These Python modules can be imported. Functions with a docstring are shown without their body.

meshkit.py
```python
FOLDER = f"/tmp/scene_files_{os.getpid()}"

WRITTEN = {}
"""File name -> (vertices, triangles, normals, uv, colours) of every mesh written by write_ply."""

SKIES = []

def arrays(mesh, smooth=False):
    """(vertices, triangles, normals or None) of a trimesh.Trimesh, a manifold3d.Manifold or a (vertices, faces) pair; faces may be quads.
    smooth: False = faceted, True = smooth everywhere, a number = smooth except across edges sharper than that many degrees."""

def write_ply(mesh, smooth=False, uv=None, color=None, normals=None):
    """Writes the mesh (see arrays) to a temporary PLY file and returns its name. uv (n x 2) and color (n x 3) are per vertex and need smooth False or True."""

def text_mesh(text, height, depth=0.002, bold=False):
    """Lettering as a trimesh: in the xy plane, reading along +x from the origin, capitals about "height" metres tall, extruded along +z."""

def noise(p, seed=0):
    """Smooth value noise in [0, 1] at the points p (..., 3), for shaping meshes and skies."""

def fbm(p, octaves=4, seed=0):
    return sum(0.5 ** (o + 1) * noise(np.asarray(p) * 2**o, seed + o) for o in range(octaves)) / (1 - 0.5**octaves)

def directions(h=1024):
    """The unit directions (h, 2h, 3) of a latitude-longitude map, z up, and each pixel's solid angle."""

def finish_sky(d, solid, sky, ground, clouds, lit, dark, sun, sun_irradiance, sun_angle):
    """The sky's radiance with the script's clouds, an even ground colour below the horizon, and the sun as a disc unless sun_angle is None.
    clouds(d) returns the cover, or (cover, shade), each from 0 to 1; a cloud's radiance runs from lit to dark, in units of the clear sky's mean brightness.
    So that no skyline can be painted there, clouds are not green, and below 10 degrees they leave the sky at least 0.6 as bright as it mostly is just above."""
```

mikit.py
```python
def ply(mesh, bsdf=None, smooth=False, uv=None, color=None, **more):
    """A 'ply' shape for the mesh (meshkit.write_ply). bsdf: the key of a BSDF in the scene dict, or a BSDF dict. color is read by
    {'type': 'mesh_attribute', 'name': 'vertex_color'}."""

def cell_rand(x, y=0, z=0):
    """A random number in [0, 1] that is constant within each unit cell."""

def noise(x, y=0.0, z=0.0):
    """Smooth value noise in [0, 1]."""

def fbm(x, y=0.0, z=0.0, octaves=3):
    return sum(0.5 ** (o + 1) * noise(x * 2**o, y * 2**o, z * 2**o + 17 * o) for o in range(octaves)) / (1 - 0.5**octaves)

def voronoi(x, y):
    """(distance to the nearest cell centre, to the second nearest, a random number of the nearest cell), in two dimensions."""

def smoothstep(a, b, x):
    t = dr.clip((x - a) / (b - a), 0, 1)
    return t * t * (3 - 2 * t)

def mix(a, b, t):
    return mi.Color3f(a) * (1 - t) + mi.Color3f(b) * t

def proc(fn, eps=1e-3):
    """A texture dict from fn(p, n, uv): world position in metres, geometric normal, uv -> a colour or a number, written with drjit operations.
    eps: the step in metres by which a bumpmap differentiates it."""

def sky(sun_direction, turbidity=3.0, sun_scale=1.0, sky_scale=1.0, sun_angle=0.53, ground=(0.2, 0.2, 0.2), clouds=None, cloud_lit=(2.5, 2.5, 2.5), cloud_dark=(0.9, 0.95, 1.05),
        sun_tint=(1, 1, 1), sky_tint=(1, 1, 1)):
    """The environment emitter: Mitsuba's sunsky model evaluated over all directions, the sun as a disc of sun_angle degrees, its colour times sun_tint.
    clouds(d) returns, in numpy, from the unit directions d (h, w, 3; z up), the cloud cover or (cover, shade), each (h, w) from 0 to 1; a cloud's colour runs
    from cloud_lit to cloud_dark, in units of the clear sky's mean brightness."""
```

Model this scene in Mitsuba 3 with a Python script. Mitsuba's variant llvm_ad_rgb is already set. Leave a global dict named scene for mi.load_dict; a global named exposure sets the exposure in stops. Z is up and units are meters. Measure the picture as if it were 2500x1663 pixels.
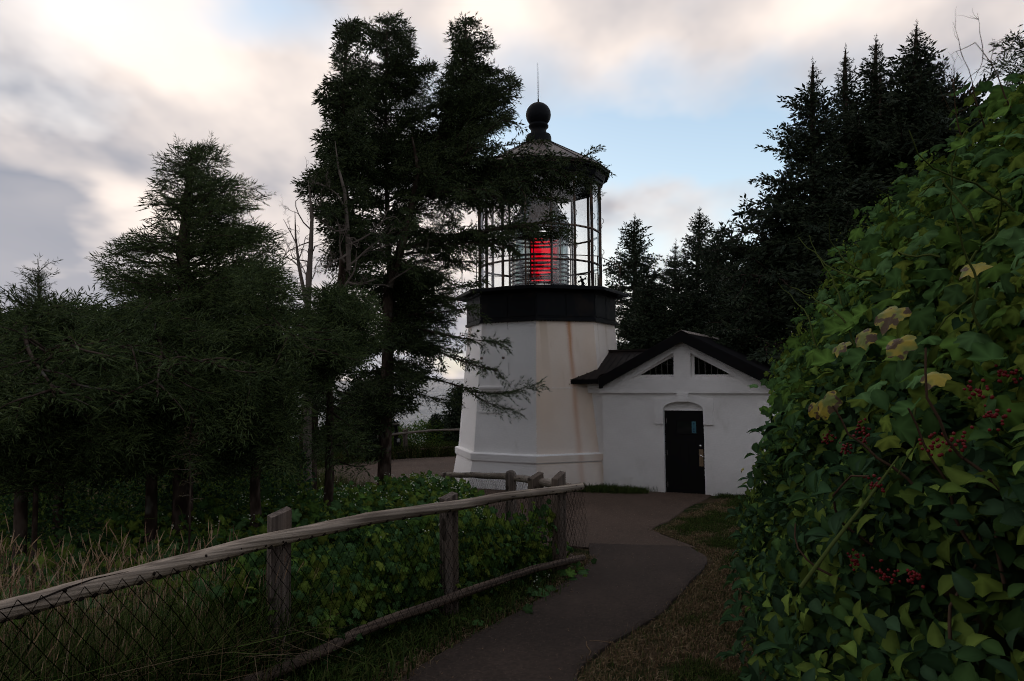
import math, random
import numpy as np
import trimesh
import drjit as dr
import mitsuba as mi
import mikit, meshkit
from mikit import proc, noise, fbm, smoothstep, mix

scene, labels = {}, {}
T4 = mi.ScalarTransform4f
PI = math.pi

# ------------------------------------------------------------------ camera
EYE = np.array([0.0, 0.0, 1.65])
FPX = 1750.0                      # focal length in pixels of the 2500-pixel-wide photograph
PITCH, ROLL = math.radians(3.07), math.radians(0.5)
_F = np.array([0, math.cos(PITCH), math.sin(PITCH)])
_R0 = np.array([1.0, 0, 0]); _U0 = np.cross(_R0, _F)
_R = _R0 * math.cos(ROLL) - _U0 * math.sin(ROLL)
_U = _U0 * math.cos(ROLL) + _R0 * math.sin(ROLL)
_M = np.eye(4); _M[:3, 0] = -_R; _M[:3, 1] = _U; _M[:3, 2] = _F; _M[:3, 3] = EYE
scene['camera'] = {'type': 'perspective', 'fov': math.degrees(2 * math.atan(1250 / FPX)), 'fov_axis': 'x',
                   'near_clip': 0.1, 'far_clip': 90000.0, 'to_world': T4(_M.tolist())}

# ------------------------------------------------------------------ sky
exposure = 3.3
SUN_AZ, SUN_EL = -62.0, 14.0

def _blob(az, el, a0, e0, sa, se, tilt=0.0):
    da, de = az - a0, el - e0
    c, s = math.cos(math.radians(tilt)), math.sin(math.radians(tilt))
    x, y = da * c + de * s, -da * s + de * c
    return np.exp(-(x / sa) ** 2 - (y / se) ** 2)

def cloud_field(d):
    az = np.degrees(np.arctan2(d[..., 0], d[..., 1])); el = np.degrees(np.arcsin(np.clip(d[..., 2], -1, 1)))
    q = d / np.maximum(d[..., 2:3] + 0.28, 0.12)          # flattened onto a cloud deck
    w = meshkit.fbm(q * 1.3, 4, 3) - 0.5
    w2 = meshkit.fbm(q * 3.4 + 7, 5, 11) - 0.5
    az = az + 8 * w + 9 * w2; el = el + 5.5 * w2 + 3 * w
    n1 = meshkit.fbm(q * np.array([2.4, 1.8, 2.0]) + 3.1, 6, 21)
    n2 = meshkit.fbm(q * np.array([3.6, 2.6, 3.0]) + 9.1, 6, 31)
    n3 = meshkit.fbm(q * np.array([9.0, 6.5, 7.0]) + 2.7, 5, 41) - 0.5
    away = (1 - np.cos(np.radians(az - 30))) / 2           # 0 towards a bright side shifted right to light the tower, 1 away from it
    left = 1 / (1 + np.exp((az + 4) / 4.0))
    low = 1 / (1 + np.exp((el - 6.5) / 1.6))
    cover = 0.32 + 0.46 * left + 1.75 * (n1 - 0.5) + 0.6 * n3 + 0.6 * smooth(away, 0.25, 0.75) + 0.7 * low + 0.8 * _blob(az, el, -40, 9, 16, 9)
    cover -= 0.55 * _blob(az, el, 9, 18, 9, 4.0, 0) + 0.85 * _blob(az, el, -18, 27, 5, 2.6) + 0.5 * _blob(az, el, 22, 17, 9, 6) + 0.6 * _blob(az, el, -36, 30, 5, 3)
    cover += 0.75 * _blob(az, el, 6, 13.8, 12, 2.2, -8) + 0.65 * _blob(az, el, 6, 27, 18, 3.2, -10) + 0.6 * _blob(az, el, -14, 18, 9, 7) + 0.6 * _blob(az, el, 33, 28, 12, 10)
    shade = 0.27 + 1.40 * (n2 - 0.5) + 0.32 * n3 + 0.46 * smooth(away, 0.20, 0.80)
    shade += 0.55 * _blob(az, el, -39, 11.0, 10, 4.0, 8) + 0.78 * _blob(az, el, -38, 5.4, 15, 3.8) + 0.26 * _blob(az, el, -15, 15, 9, 6)
    shade += 0.22 * _blob(az, el, -34, 20, 9, 2.6, -14) + 0.80 * _blob(az, el, -6, 1.4, 10, 2.2) + 0.22 * _blob(az, el, 31, 25, 10, 12) + 0.20 * _blob(az, el, 10, 13.5, 12, 2.4)
    shade -= 0.45 * _blob(az, el, -30, 12.4, 6, 1.7, -28) + 0.30 * _blob(az, el, -28, 25, 9, 4, -20) + 0.26 * _blob(az, el, -12, 25, 6, 4) + 0.3 * _blob(az, el, -25, 8.5, 4, 2)
    shade = np.minimum(shade, 0.70 + 0.30 * smooth(el, 11.5, 16) + 0.25 * (n1 - 0.5))
    return np.clip(cover, 0, 1), np.clip(shade, 0, 1)

def smooth(x, a, b):
    t = np.clip((x - a) / (b - a), 0, 1)
    return t * t * (3 - 2 * t)

SKYK = 1.0
def _sky():
    a, e = math.radians(SUN_AZ), math.radians(SUN_EL)
    return mikit.sky((math.sin(a) * math.cos(e), math.cos(a) * math.cos(e), math.sin(e)), turbidity=3.0, sun_scale=0.0, sky_scale=SKY_SCALE,
                     sun_angle=10, ground=(0.06, 0.06, 0.05), clouds=cloud_field, cloud_lit=CLOUD_LIT, cloud_dark=CLOUD_DARK, sky_tint=SKY_TINT)
SKY_SCALE, SKY_TINT = 1.0, (1.36, 1.15, 1.06)
CLOUD_LIT, CLOUD_DARK = (1.85, 1.60, 1.42), (0.22, 0.32, 0.49)
scene['sky'] = _sky()

# ------------------------------------------------------------------ helpers
def V(*a): return np.array(a, float)
def unit(v):
    v = np.asarray(v, float); return v / (np.linalg.norm(v, axis=-1, keepdims=True) + 1e-12)
def W(px, py, d):
    """The point at depth d (metres along +y) that stands at this place of the 2500 x 1663 photograph."""
    r = ((px - 1250) / FPX) * _R - ((py - 831.5) / FPX) * _U + _F
    return EYE + r * (d / r[1])
_used = {}
def num(key):
    k = _used.get(key, 0); _used[key] = k + 1
    return key if k == 0 else f'{key}_{k:03d}'
def tag(key, label=None, cat=None, group=None, kind=None):
    e = labels.setdefault(key, {})
    for a, b in (('label', label), ('category', cat), ('group', group), ('kind', kind)):
        if b: e[a] = b
    return key
def thing(name, label, cat, group=None, kind=None):
    return tag(num(name), label, cat, group, kind)
def part(parent, name, mesh, bsdf, smooth_=False, **kw):
    key = num(f'{parent}__{name}')
    scene[key] = mikit.ply(mesh, bsdf, smooth=smooth_, **kw)
    return key
def cat(ms):
    vs, fs, at = [], [], 0
    for m in ms:
        v, f = (np.asarray(m.vertices), np.asarray(m.faces)) if hasattr(m, 'vertices') else (np.asarray(m[0], float), np.asarray(m[1], int))
        if f.shape[1] == 4: f = np.vstack([f[:, [0, 1, 2]], f[:, [0, 2, 3]]])
        vs.append(v); fs.append(f + at); at += len(v)
    return np.vstack(vs), np.vstack(fs)
def box(x0, x1, y0, y1, z0, z1):
    v = np.array([[x, y, z] for x in (x0, x1) for y in (y0, y1) for z in (z0, z1)], float)
    f = np.array([[0, 1, 3, 2], [4, 6, 7, 5], [0, 4, 5, 1], [2, 3, 7, 6], [0, 2, 6, 4], [1, 5, 7, 3]])
    return v, np.vstack([f[:, [0, 1, 2]], f[:, [0, 2, 3]]])
def cbox(x0, x1, y0, y1, z0, z1, c=0.01):
    """a box with chamfered edges"""
    c = min(c, (x1 - x0) / 3, (y1 - y0) / 3, (z1 - z0) / 3)
    p = [V(x, y, z) for x in (x0, x1) for y in (y0, y1) for z in (z0, z1)]
    m = (V(x0, y0, z0) + V(x1, y1, z1)) / 2
    pts = []
    for q in p:
        s = np.sign(m - q)
        for k in range(3):
            e = s * c; e[k] = 0; pts.append(q + e)
    h = trimesh.convex.convex_hull(np.array(pts))
    return np.array(h.vertices), np.array(h.faces)
def tube(pts, rad, n=8, caps=True):
    p = np.asarray(pts, float); k = len(p)
    rad = np.broadcast_to(rad, (k,))
    t = unit(np.gradient(p, axis=0))
    a = np.cross(t[0], [0, 0, 1.0] if abs(t[0][2]) < 0.9 else [1.0, 0, 0]); a /= np.linalg.norm(a)
    A = []
    for i in range(k):
        a = a - t[i] * (a @ t[i]); a /= np.linalg.norm(a) + 1e-12; A.append(a)
    A = np.array(A); B = np.cross(t, A); th = np.arange(n) * 2 * PI / n
    v = (p[:, None] + rad[:, None, None] * (np.cos(th)[None, :, None] * A[:, None] + np.sin(th)[None, :, None] * B[:, None])).reshape(-1, 3)
    i, j = np.meshgrid(np.arange(k - 1), np.arange(n), indexing='ij')
    q = np.stack([i * n + j, i * n + (j + 1) % n, (i + 1) * n + (j + 1) % n, (i + 1) * n + j], -1).reshape(-1, 4)
    f = np.vstack([q[:, [0, 1, 2]], q[:, [0, 2, 3]]])
    if caps:
        v = np.vstack([v, p[0], p[-1]]); a0, a1 = len(v) - 2, len(v) - 1; j = np.arange(n); b = (k - 1) * n
        f = np.vstack([f, np.stack([(j + 1) % n, j, j * 0 + a0], 1), np.stack([b + j, b + (j + 1) % n, j * 0 + a1], 1)])
    return v, f
def lathe(profile, n, c, a0=0.0, closed=False, flip=False):
    """profile [(r, z)] around the upright axis through c (x, y); a = 0 faces the camera, + to the right."""
    pr = np.asarray(profile, float); k = len(pr)
    a = np.radians(a0) + np.arange(n) * 2 * PI / n
    v = np.stack([c[0] + pr[:, :1] * np.sin(a), c[1] - pr[:, :1] * np.cos(a), np.broadcast_to(pr[:, 1:2], (k, n))], -1).reshape(-1, 3)
    rows = np.arange(k if closed else k - 1)
    i, j = np.meshgrid(rows, np.arange(n), indexing='ij'); i2 = (i + 1) % k
    q = np.stack([i * n + j, i * n + (j + 1) % n, i2 * n + (j + 1) % n, i2 * n + j], -1).reshape(-1, 4)
    if flip: q = q[:, ::-1]
    return v, np.vstack([q[:, [0, 1, 2]], q[:, [0, 2, 3]]])
def prism(poly, t0, t1, fr):
    """a shapely polygon (or point list) in the (s, z) plane of the frame fr = (origin, u, v), extruded from t0 to t1 along v."""
    from shapely.geometry import Polygon
    if not hasattr(poly, 'exterior'): poly = Polygon(poly)
    m = trimesh.creation.extrude_polygon(poly, t1 - t0, engine='earcut')
    v = np.asarray(m.vertices); O, u, w = fr
    out = O + v[:, :1] * u + (t0 + v[:, 2:3]) * w + v[:, 1:2] * V(0, 0, 1)
    f = np.asarray(m.faces)
    vol = trimesh.Trimesh(out, f, process=False).volume
    return out, (f[:, ::-1] if vol < 0 else f)
def lbox(s0, s1, t0, t1, z0, z1, fr, c=0.0):
    v, f = cbox(s0, s1, t0, t1, z0, z1, c) if c else box(s0, s1, t0, t1, z0, z1)
    O, u, w = fr
    return O + v[:, :1] * u + v[:, 1:2] * w + v[:, 2:3] * V(0, 0, 1), f

# ------------------------------------------------------------------ ground
_GY = [-12, 0, 4.8, 9.5, 17, 22, 27, 32, 36, 44, 60, 90]
_GZ = [1.2, 0, -.48, -.85, -1.09, -1.2, -1.36, -1.7, -4.5, -22, -64, -75]
def base_z(y):
    from scipy.interpolate import PchipInterpolator
    return PchipInterpolator(_GY, _GZ)(np.clip(y, -12, 90))
def hedge_x(y):
    """the left foot of the overgrown bank beside the path"""
    return np.where(y < 2.4, 0.95 + 0.15 * (2.4 - np.asarray(y, float)), 1.0 + (np.asarray(y, float) - 2.4) * 0.300)
def bank(x, y):
    """height of the earth bank (without plants) above the ground"""
    t = np.asarray(x, float) - hedge_x(y) - 0.45
    h = np.clip(t / 0.30, 0, 1) * 1.35 + np.clip(t - 0.30, 0, None) * 0.78
    end = 1 - smooth(np.asarray(y, float), 8.2, 10.6)
    return np.minimum(h, 3.9 + 0 * h) * end
def ground_z(x, y):
    x, y = np.broadcast_arrays(np.asarray(x, float), np.asarray(y, float))
    z = base_z(y)
    z = z - 0.35 * np.clip(-15 - x, 0, None) ** 1.5
    z = z + bank(x, y) + 0.10 * np.clip(x - 7, 0, 30) * smooth(y, 9, 13) * (1 - smooth(y, 34, 40))
    return np.maximum(z, -76)
def gi(px, py):
    """the point of the ground at this place of the photograph"""
    lo, hi = 1.0, 60.0
    for _ in range(60):
        m = (lo + hi) / 2; p = W(px, py, m)
        if p[2] > ground_z(p[0], p[1]): lo = m
        else: hi = m
    return W(px, py, (lo + hi) / 2)

SEA_Z = -68.0
xs = np.concatenate([np.linspace(-60, -16, 30)[:-1], np.linspace(-16, 16, 129)[:-1], np.linspace(16, 60, 30)])
ys = np.concatenate([np.linspace(-12, 40, 175)[:-1], np.linspace(40, 90, 30)])
gx, gy = np.meshgrid(xs, ys)
gz = ground_z(gx, gy)
gz = gz + (meshkit.fbm(np.stack([gx * 1.3, gy * 1.3, gx * 0], -1), 3, 5) - 0.5) * 0.05 * smooth(np.abs(gx - 0.3 * gy), 3.5, 6)
nx, ny = len(xs), len(ys)
i, j = np.meshgrid(np.arange(ny - 1), np.arange(nx - 1), indexing='ij')
gf = np.stack([i * nx + j, i * nx + j + 1, (i + 1) * nx + j + 1, (i + 1) * nx + j], -1).reshape(-1, 4)
scene['ground'] = mikit.ply((np.stack([gx, gy, gz], -1).reshape(-1, 3), gf), 'soil', smooth=True)
tag('ground', 'dark soil and thin turf beside the path', kind='structure')
# the sea: one sheet out to the horizon, finer near by
sy = np.concatenate([[40], np.geomspace(70, 70000, 60)])
sxr = np.linspace(-1.6, 1.6, 41)
sv = np.stack([np.broadcast_to(sy[:, None] * sxr + 0, (61, 41)) - 60 * 0, np.broadcast_to(sy[:, None], (61, 41)), np.full((61, 41), SEA_Z)], -1).reshape(-1, 3)
i, j = np.meshgrid(np.arange(60), np.arange(40), indexing='ij')
scene['sea'] = mikit.ply((sv, np.stack([i * 41 + j, i * 41 + j + 1, (i + 1) * 41 + j + 1, (i + 1) * 41 + j], -1).reshape(-1, 4)), 'sea_water', smooth=True)
tag('sea', 'grey blue rippled sea reaching the horizon', kind='structure')

def soil_col(p, n, uv):
    a = fbm(p.x * 1.7, p.y * 1.7, p.z, 4); b = noise(p.x * 23, p.y * 23, 0.0); c = fbm(p.x * 7 + 3, p.y * 7, 0.0, 3)
    col = mix((0.020, 0.026, 0.010), (0.060, 0.043, 0.026), smoothstep(0.35, 0.65, a))
    col = mix(col, (0.085, 0.066, 0.040), smoothstep(0.5, 0.8, c) * 0.6)
    return col * (0.7 + 0.6 * b)
scene['soil'] = {'type': 'diffuse', 'reflectance': proc(soil_col)}
def sea_h(p, n, uv):
    d = dr.maximum(p.y, 50.0)
    far = 1 - smoothstep(2500.0, 9000.0, d)
    return (0.8 * fbm(p.x * 0.035, p.y * 0.11, 0.0, 3) + 2.2 * fbm(p.x * 0.009, p.y * 0.027, 3.0, 3) + 7.0 * fbm(p.x * 0.0022, p.y * 0.0075, 6.0, 3)) * (0.35 + 0.65 * far)
scene['sea_water'] = {'type': 'bumpmap', 'nested': proc(sea_h, eps=0.5), 'scale': 4.0, 'bsdf': {'type': 'principled', 'base_color': {'type': 'rgb', 'value': [0.020, 0.040, 0.058]}, 'roughness': 0.30, 'specular': 0.45}}

# ------------------------------------------------------------------ path
def asphalt(dark, light):
    def fn(p, n, uv):
        g = noise(p.x * 95, p.y * 95, 0.0); g2 = noise(p.x * 41 + 9, p.y * 41, 2.0); big = fbm(p.x * 0.9, p.y * 0.9, 0.0, 4); st = fbm(p.x * 3.3 + 5, p.y * 1.4, 1.0, 4)
        c = mix(dark, light, 0.25 * smoothstep(0.35, 0.7, g) + 0.45 * smoothstep(0.3, 0.7, big) + 0.25 * smoothstep(0.4, 0.75, st))
        c = c * (0.72 + 0.5 * g2)
        return mix(c, mi.Color3f(light) * 1.9, smoothstep(0.86, 0.93, noise(p.x * 60 + 31, p.y * 60, 7.0)) * 0.6)
    return fn
def asphalt_h(p, n, uv): return noise(p.x * 70, p.y * 70, 0.0) * 0.6 + noise(p.x * 150, p.y * 150, 4.0) * 0.4
for nm, a, b in (('dark_asphalt', (0.025, 0.0158, 0.0110), (0.048, 0.031, 0.0225)), ('brown_asphalt', (0.052, 0.033, 0.0225), (0.084, 0.054, 0.0385)), ('apron_concrete', (0.075, 0.056, 0.048), (0.12, 0.092, 0.078))):
    scene[nm] = {'type': 'bumpmap', 'nested': proc(asphalt_h, eps=0.003), 'scale': 0.006, 'bsdf': {'type': 'principled', 'base_color': proc(asphalt(a, b)), 'roughness': 0.85, 'specular': 0.3}}

def loft(L, R, cols, lift, skirt=0.05):
    """a sheet between two edge lines, laid on the ground"""
    L, R = np.asarray(L, float)[:, :2], np.asarray(R, float)[:, :2]
    def dense(P, n=70):
        s = np.r_[0, np.cumsum(np.linalg.norm(np.diff(P, axis=0), axis=1))]; s /= s[-1]
        from scipy.interpolate import PchipInterpolator
        return s, P
    k = np.linspace(0, 1, len(L)); kk = np.linspace(0, 1, 12 * (len(L) - 1) + 1)
    from scipy.interpolate import PchipInterpolator
    Ld, Rd = PchipInterpolator(k, L)(kk), PchipInterpolator(k, R)(kk)
    rag = lambda P, s: P + ((meshkit.fbm(np.c_[P * 3.0, P[:, :1] * 0 + s], 4) - 0.5) * 0.22)[:, None] * V(.4, 0.1)
    Ld, Rd = rag(Ld, 1.5), rag(Rd, 7.5)
    t = np.linspace(0, 1, cols)[None, :, None]
    xy = Ld[:, None] * (1 - t) + Rd[:, None] * t
    z = ground_z(xy[..., 0], xy[..., 1]) + lift
    z[:, 0] -= skirt; z[:, -1] -= skirt
    xy[:, 0] = xy[:, 1]; xy[:, -1] = xy[:, -2]
    n, m = z.shape
    i, j = np.meshgrid(np.arange(n - 1), np.arange(m - 1), indexing='ij')
    return np.concatenate([xy, z[..., None]], -1).reshape(-1, 3), np.stack([i * m + j, i * m + j + 1, (i + 1) * m + j + 1, (i + 1) * m + j], -1).reshape(-1, 4)
P2 = lambda px, py: gi(px, py)[:2]
dl = [V(-1.9, -3.0), V(-1.25, 1.6), P2(950, 1663), P2(1040, 1605), P2(1130, 1552), P2(1240, 1497), P2(1330, 1440), P2(1395, 1395), P2(1412, 1362), P2(1416, 1331)]
drr = [V(0.3, -3.0), V(0.35, 2.4), P2(1447, 1656), P2(1521, 1583), P2(1583, 1546), P2(1660, 1488), P2(1706, 1432), P2(1743, 1389), P2(1749, 1365), P2(1700, 1338)]
scene['path'] = mikit.ply(loft(dl, drr, 14, 0.030), 'dark_asphalt', smooth=True)
tag('path', 'dark asphalt path curving down towards the white building', kind='structure')
bl = [P2(1412, 1340), V(0.35, 11.6), V(-0.3, 13.2), V(-2.2, 15.5), V(-4.8, 17.6), V(-6.8, 21.0), V(-6.8, 25.2), V(-4.4, 28.0), V(-1.0, 29.3)]
br = [P2(1720, 1340), P2(1655, 1316), P2(1612, 1298), P2(1668, 1272), P2(1725, 1241), P2(1790, 1216), V(6.0, 20.0), V(3.5, 25.0), V(1.5, 28.5)]
scene['paved_court'] = mikit.ply(loft(bl, br, 26, 0.022), 'brown_asphalt', smooth=True)
tag('paved_court', 'older reddish brown asphalt around the foot of the lighthouse', kind='structure')

# ------------------------------------------------------------------ lighthouse tower
LX, LY = W(1319, 700, 20.0)[0], 20.0
LC = (LX, LY)
A0 = -5.6                                   # one corner of the octagon looks almost at the camera
def zt(py, d=20.0, px=1319): return W(px, py, d)[2]
def corner(k, r, z): a = math.radians(A0 + 45 * k); return V(LX + r * math.sin(a), LY - r * math.cos(a), z)
Z_GAL, Z_BAND0 = zt(721), zt(793)
Z_MT, Z_MB = zt(1090), zt(1106)
Z_GROUND = float(base_z(20.0)) - 0.35
def R_shaft(z): return np.interp(z, [Z_MB, Z_BAND0], [2.36, 2.045])

uA = math.radians(A0 + 45 + 22.5)                 # the facet towards the workroom
U3 = V(math.sin(uA), -math.cos(uA), 0); V3 = V(-U3[1], U3[0], 0)
_sf = corner(1, 1, 0) - corner(0, 1, 0); SF = _sf / np.linalg.norm(_sf)   # along the front right facet
RUST0 = W(1386, 785, 18.3); SLX = float(RUST0[0])
CRK = W(1240, 810, 18.4)
_nf = V(math.sin(math.radians(A0 + 22.5)), -math.cos(math.radians(A0 + 22.5)), 0)
_nl = V(math.sin(math.radians(A0 - 22.5)), -math.cos(math.radians(A0 - 22.5)), 0)
def plaster(kind):
    def fn(p, n, uv):
        d = fbm(p.x * 1.1 + p.y * 0.9, p.y * 0.4, p.z * 0.7, 4); f = fbm(p.x * 6 + p.y * 5, p.y * 2, p.z * 1.2, 4); g = noise(p.x * 40, p.y * 40, p.z * 40)
        c = mix((0.83, 0.82, 0.80), (0.72, 0.705, 0.685), smoothstep(0.35, 0.75, d))
        c = mix(c, (0.55, 0.53, 0.49), smoothstep(0.62, 0.86, f) * 0.45) * (0.95 + 0.1 * g)
        low = 1 - smoothstep(-1.15, -0.35, p.z + 0.45 * f)                  # splash marks near the ground
        c = mix(c, (0.42, 0.39, 0.33), low * 0.45 * smoothstep(0.3, 0.6, f))
        if kind == 'tower':
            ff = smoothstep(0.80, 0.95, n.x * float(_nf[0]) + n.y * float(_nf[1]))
            fl = smoothstep(0.80, 0.95, n.x * float(_nl[0]) + n.y * float(_nl[1]))
            s = (p.x - SLX) * float(SF[0]) + (p.y - float(RUST0[1])) * float(SF[1])
            down = (float(RUST0[2]) - p.z)                                    # metres below the iron band
            s = s - 0.035 * down + 0.05 * (fbm(p.z * 1.3, 3.0, 1.0, 3) - 0.5)
            streak = dr.exp(-dr.square(s / (0.062 + 0.006 * down))) * (0.25 + 0.75 * dr.exp(-down * 0.75)) * (0.75 + 0.5 * fbm(s * 30, p.z * 2, 0.0, 3))
            warm_light_tint = (0.42 + 0.35 * fbm(s * 2.0, p.z * 0.5, 5.0, 3)) * (1 - smoothstep(2.2, 4.3, down) * 0.4)
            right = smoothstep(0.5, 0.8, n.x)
            c = mix(c, (0.72, 0.50, 0.31), dr.clip(ff * warm_light_tint * 1.15 + right * 0.5, 0, 1) * 0.75)  # warm light on the right-hand sides, painted into the wall colour
            c = mix(c, (0.46, 0.155, 0.018), dr.clip(ff * streak, 0, 1) * 0.95)
            drips = smoothstep(0.66, 0.80, fbm((p.x + p.y) * 3.5, 0.0, 2.0, 3)) * dr.exp(-down * 1.5)
            c = mix(c, (0.52, 0.38, 0.25), drips * 0.6)
            sc = (p.x - float(CRK[0])) + 0.06 * (fbm(p.z * 2.0, 9.0, 0.0, 3) - 0.5) - 0.025 * down
            crack = dr.exp(-dr.square(sc / 0.008)) * fl * (1 - smoothstep(1.3, 1.8, down)) * smoothstep(0.42, 0.5, noise(p.z * 6, 1.0, 1.0))
            c = mix(c, (0.12, 0.10, 0.08), crack * 0.85)
        return c
    return fn
def brick_h(p, n, uv):
    a = p.x * 0.8 + p.y * 0.6
    course = p.z / 0.072
    row = dr.floor(course); fz = course - row
    fx = (a + 0.11 * (row - 2 * dr.floor(row / 2))) / 0.22; fx = fx - dr.floor(fx)
    j = dr.minimum(smoothstep(0.0, 0.14, fz) * smoothstep(0.0, 0.14, 1 - fz), smoothstep(0.0, 0.05, fx) * smoothstep(0.0, 0.05, 1 - fx))
    return 0.55 * j + 0.9 * fbm(p.x * 9, p.y * 9, p.z * 9, 3)
def plaster_h(p, n, uv): return 0.8 * fbm(p.x * 4, p.y * 4, p.z * 4, 4) + 0.25 * noise(p.x * 45, p.y * 45, p.z * 45)
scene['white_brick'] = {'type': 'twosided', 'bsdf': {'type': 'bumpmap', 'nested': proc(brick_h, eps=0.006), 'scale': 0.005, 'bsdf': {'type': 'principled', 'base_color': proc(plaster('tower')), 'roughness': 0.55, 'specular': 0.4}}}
scene['white_plaster'] = {'type': 'twosided', 'bsdf': {'type': 'bumpmap', 'nested': proc(plaster_h, eps=0.006), 'scale': 0.008, 'bsdf': {'type': 'principled', 'base_color': proc(plaster('room')), 'roughness': 0.6, 'specular': 0.4}}}
def iron_col(p, n, uv):
    a = fbm(p.x * 4, p.y * 4, p.z * 2, 4); b = noise(p.x * 30, p.y * 30, p.z * 12)
    return mix((0.007, 0.008, 0.010), (0.022, 0.017, 0.014), smoothstep(0.5, 0.75, a) * (0.4 + 0.6 * b))
def rust_iron(p, n, uv):
    a = fbm(p.x * 9, p.y * 9, p.z * 6, 3)
    return mix((0.024, 0.020, 0.018), (0.105, 0.060, 0.036), smoothstep(0.35, 0.7, a))
def roof_col(p, n, uv):
    a = fbm(p.x * 2.5, p.y * 2.5, p.z * 2.5, 4); b = noise(p.x * 18, p.y * 18, p.z * 18)
    return mix((0.050, 0.040, 0.036), (0.115, 0.085, 0.072), smoothstep(0.3, 0.7, a)) * (0.8 + 0.4 * b)
scene['black_iron'] = {'type': 'twosided', 'bsdf': {'type': 'principled', 'base_color': proc(iron_col), 'roughness': 0.55, 'specular': 0.08}}
scene['rusty_iron'] = {'type': 'twosided', 'bsdf': {'type': 'principled', 'base_color': proc(rust_iron), 'roughness': 0.6, 'specular': 0.4}}
scene['roof_iron'] = {'type': 'twosided', 'bsdf': {'type': 'principled', 'base_color': proc(roof_col), 'roughness': 0.5, 'specular': 0.4}}
scene['clear_glass'] = {'type': 'thindielectric', 'int_ior': 1.5}
scene['red_glass'] = {'type': 'thindielectric', 'int_ior': 1.5, 'specular_transmittance': {'type': 'rgb', 'value': [0.80, 0.002, 0.018]}}
scene['lens_glass'] = {'type': 'twosided', 'bsdf': {'type': 'principled', 'base_color': {'type': 'rgb', 'value': [0.085, 0.105, 0.105]}, 'roughness': 0.08, 'specular': 0.9, 'clearcoat': 0.6}}
scene['brass'] = {'type': 'twosided', 'bsdf': {'type': 'principled', 'base_color': {'type': 'rgb', 'value': [0.16, 0.115, 0.085]}, 'roughness': 0.5, 'metallic': 0.4}}

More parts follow.
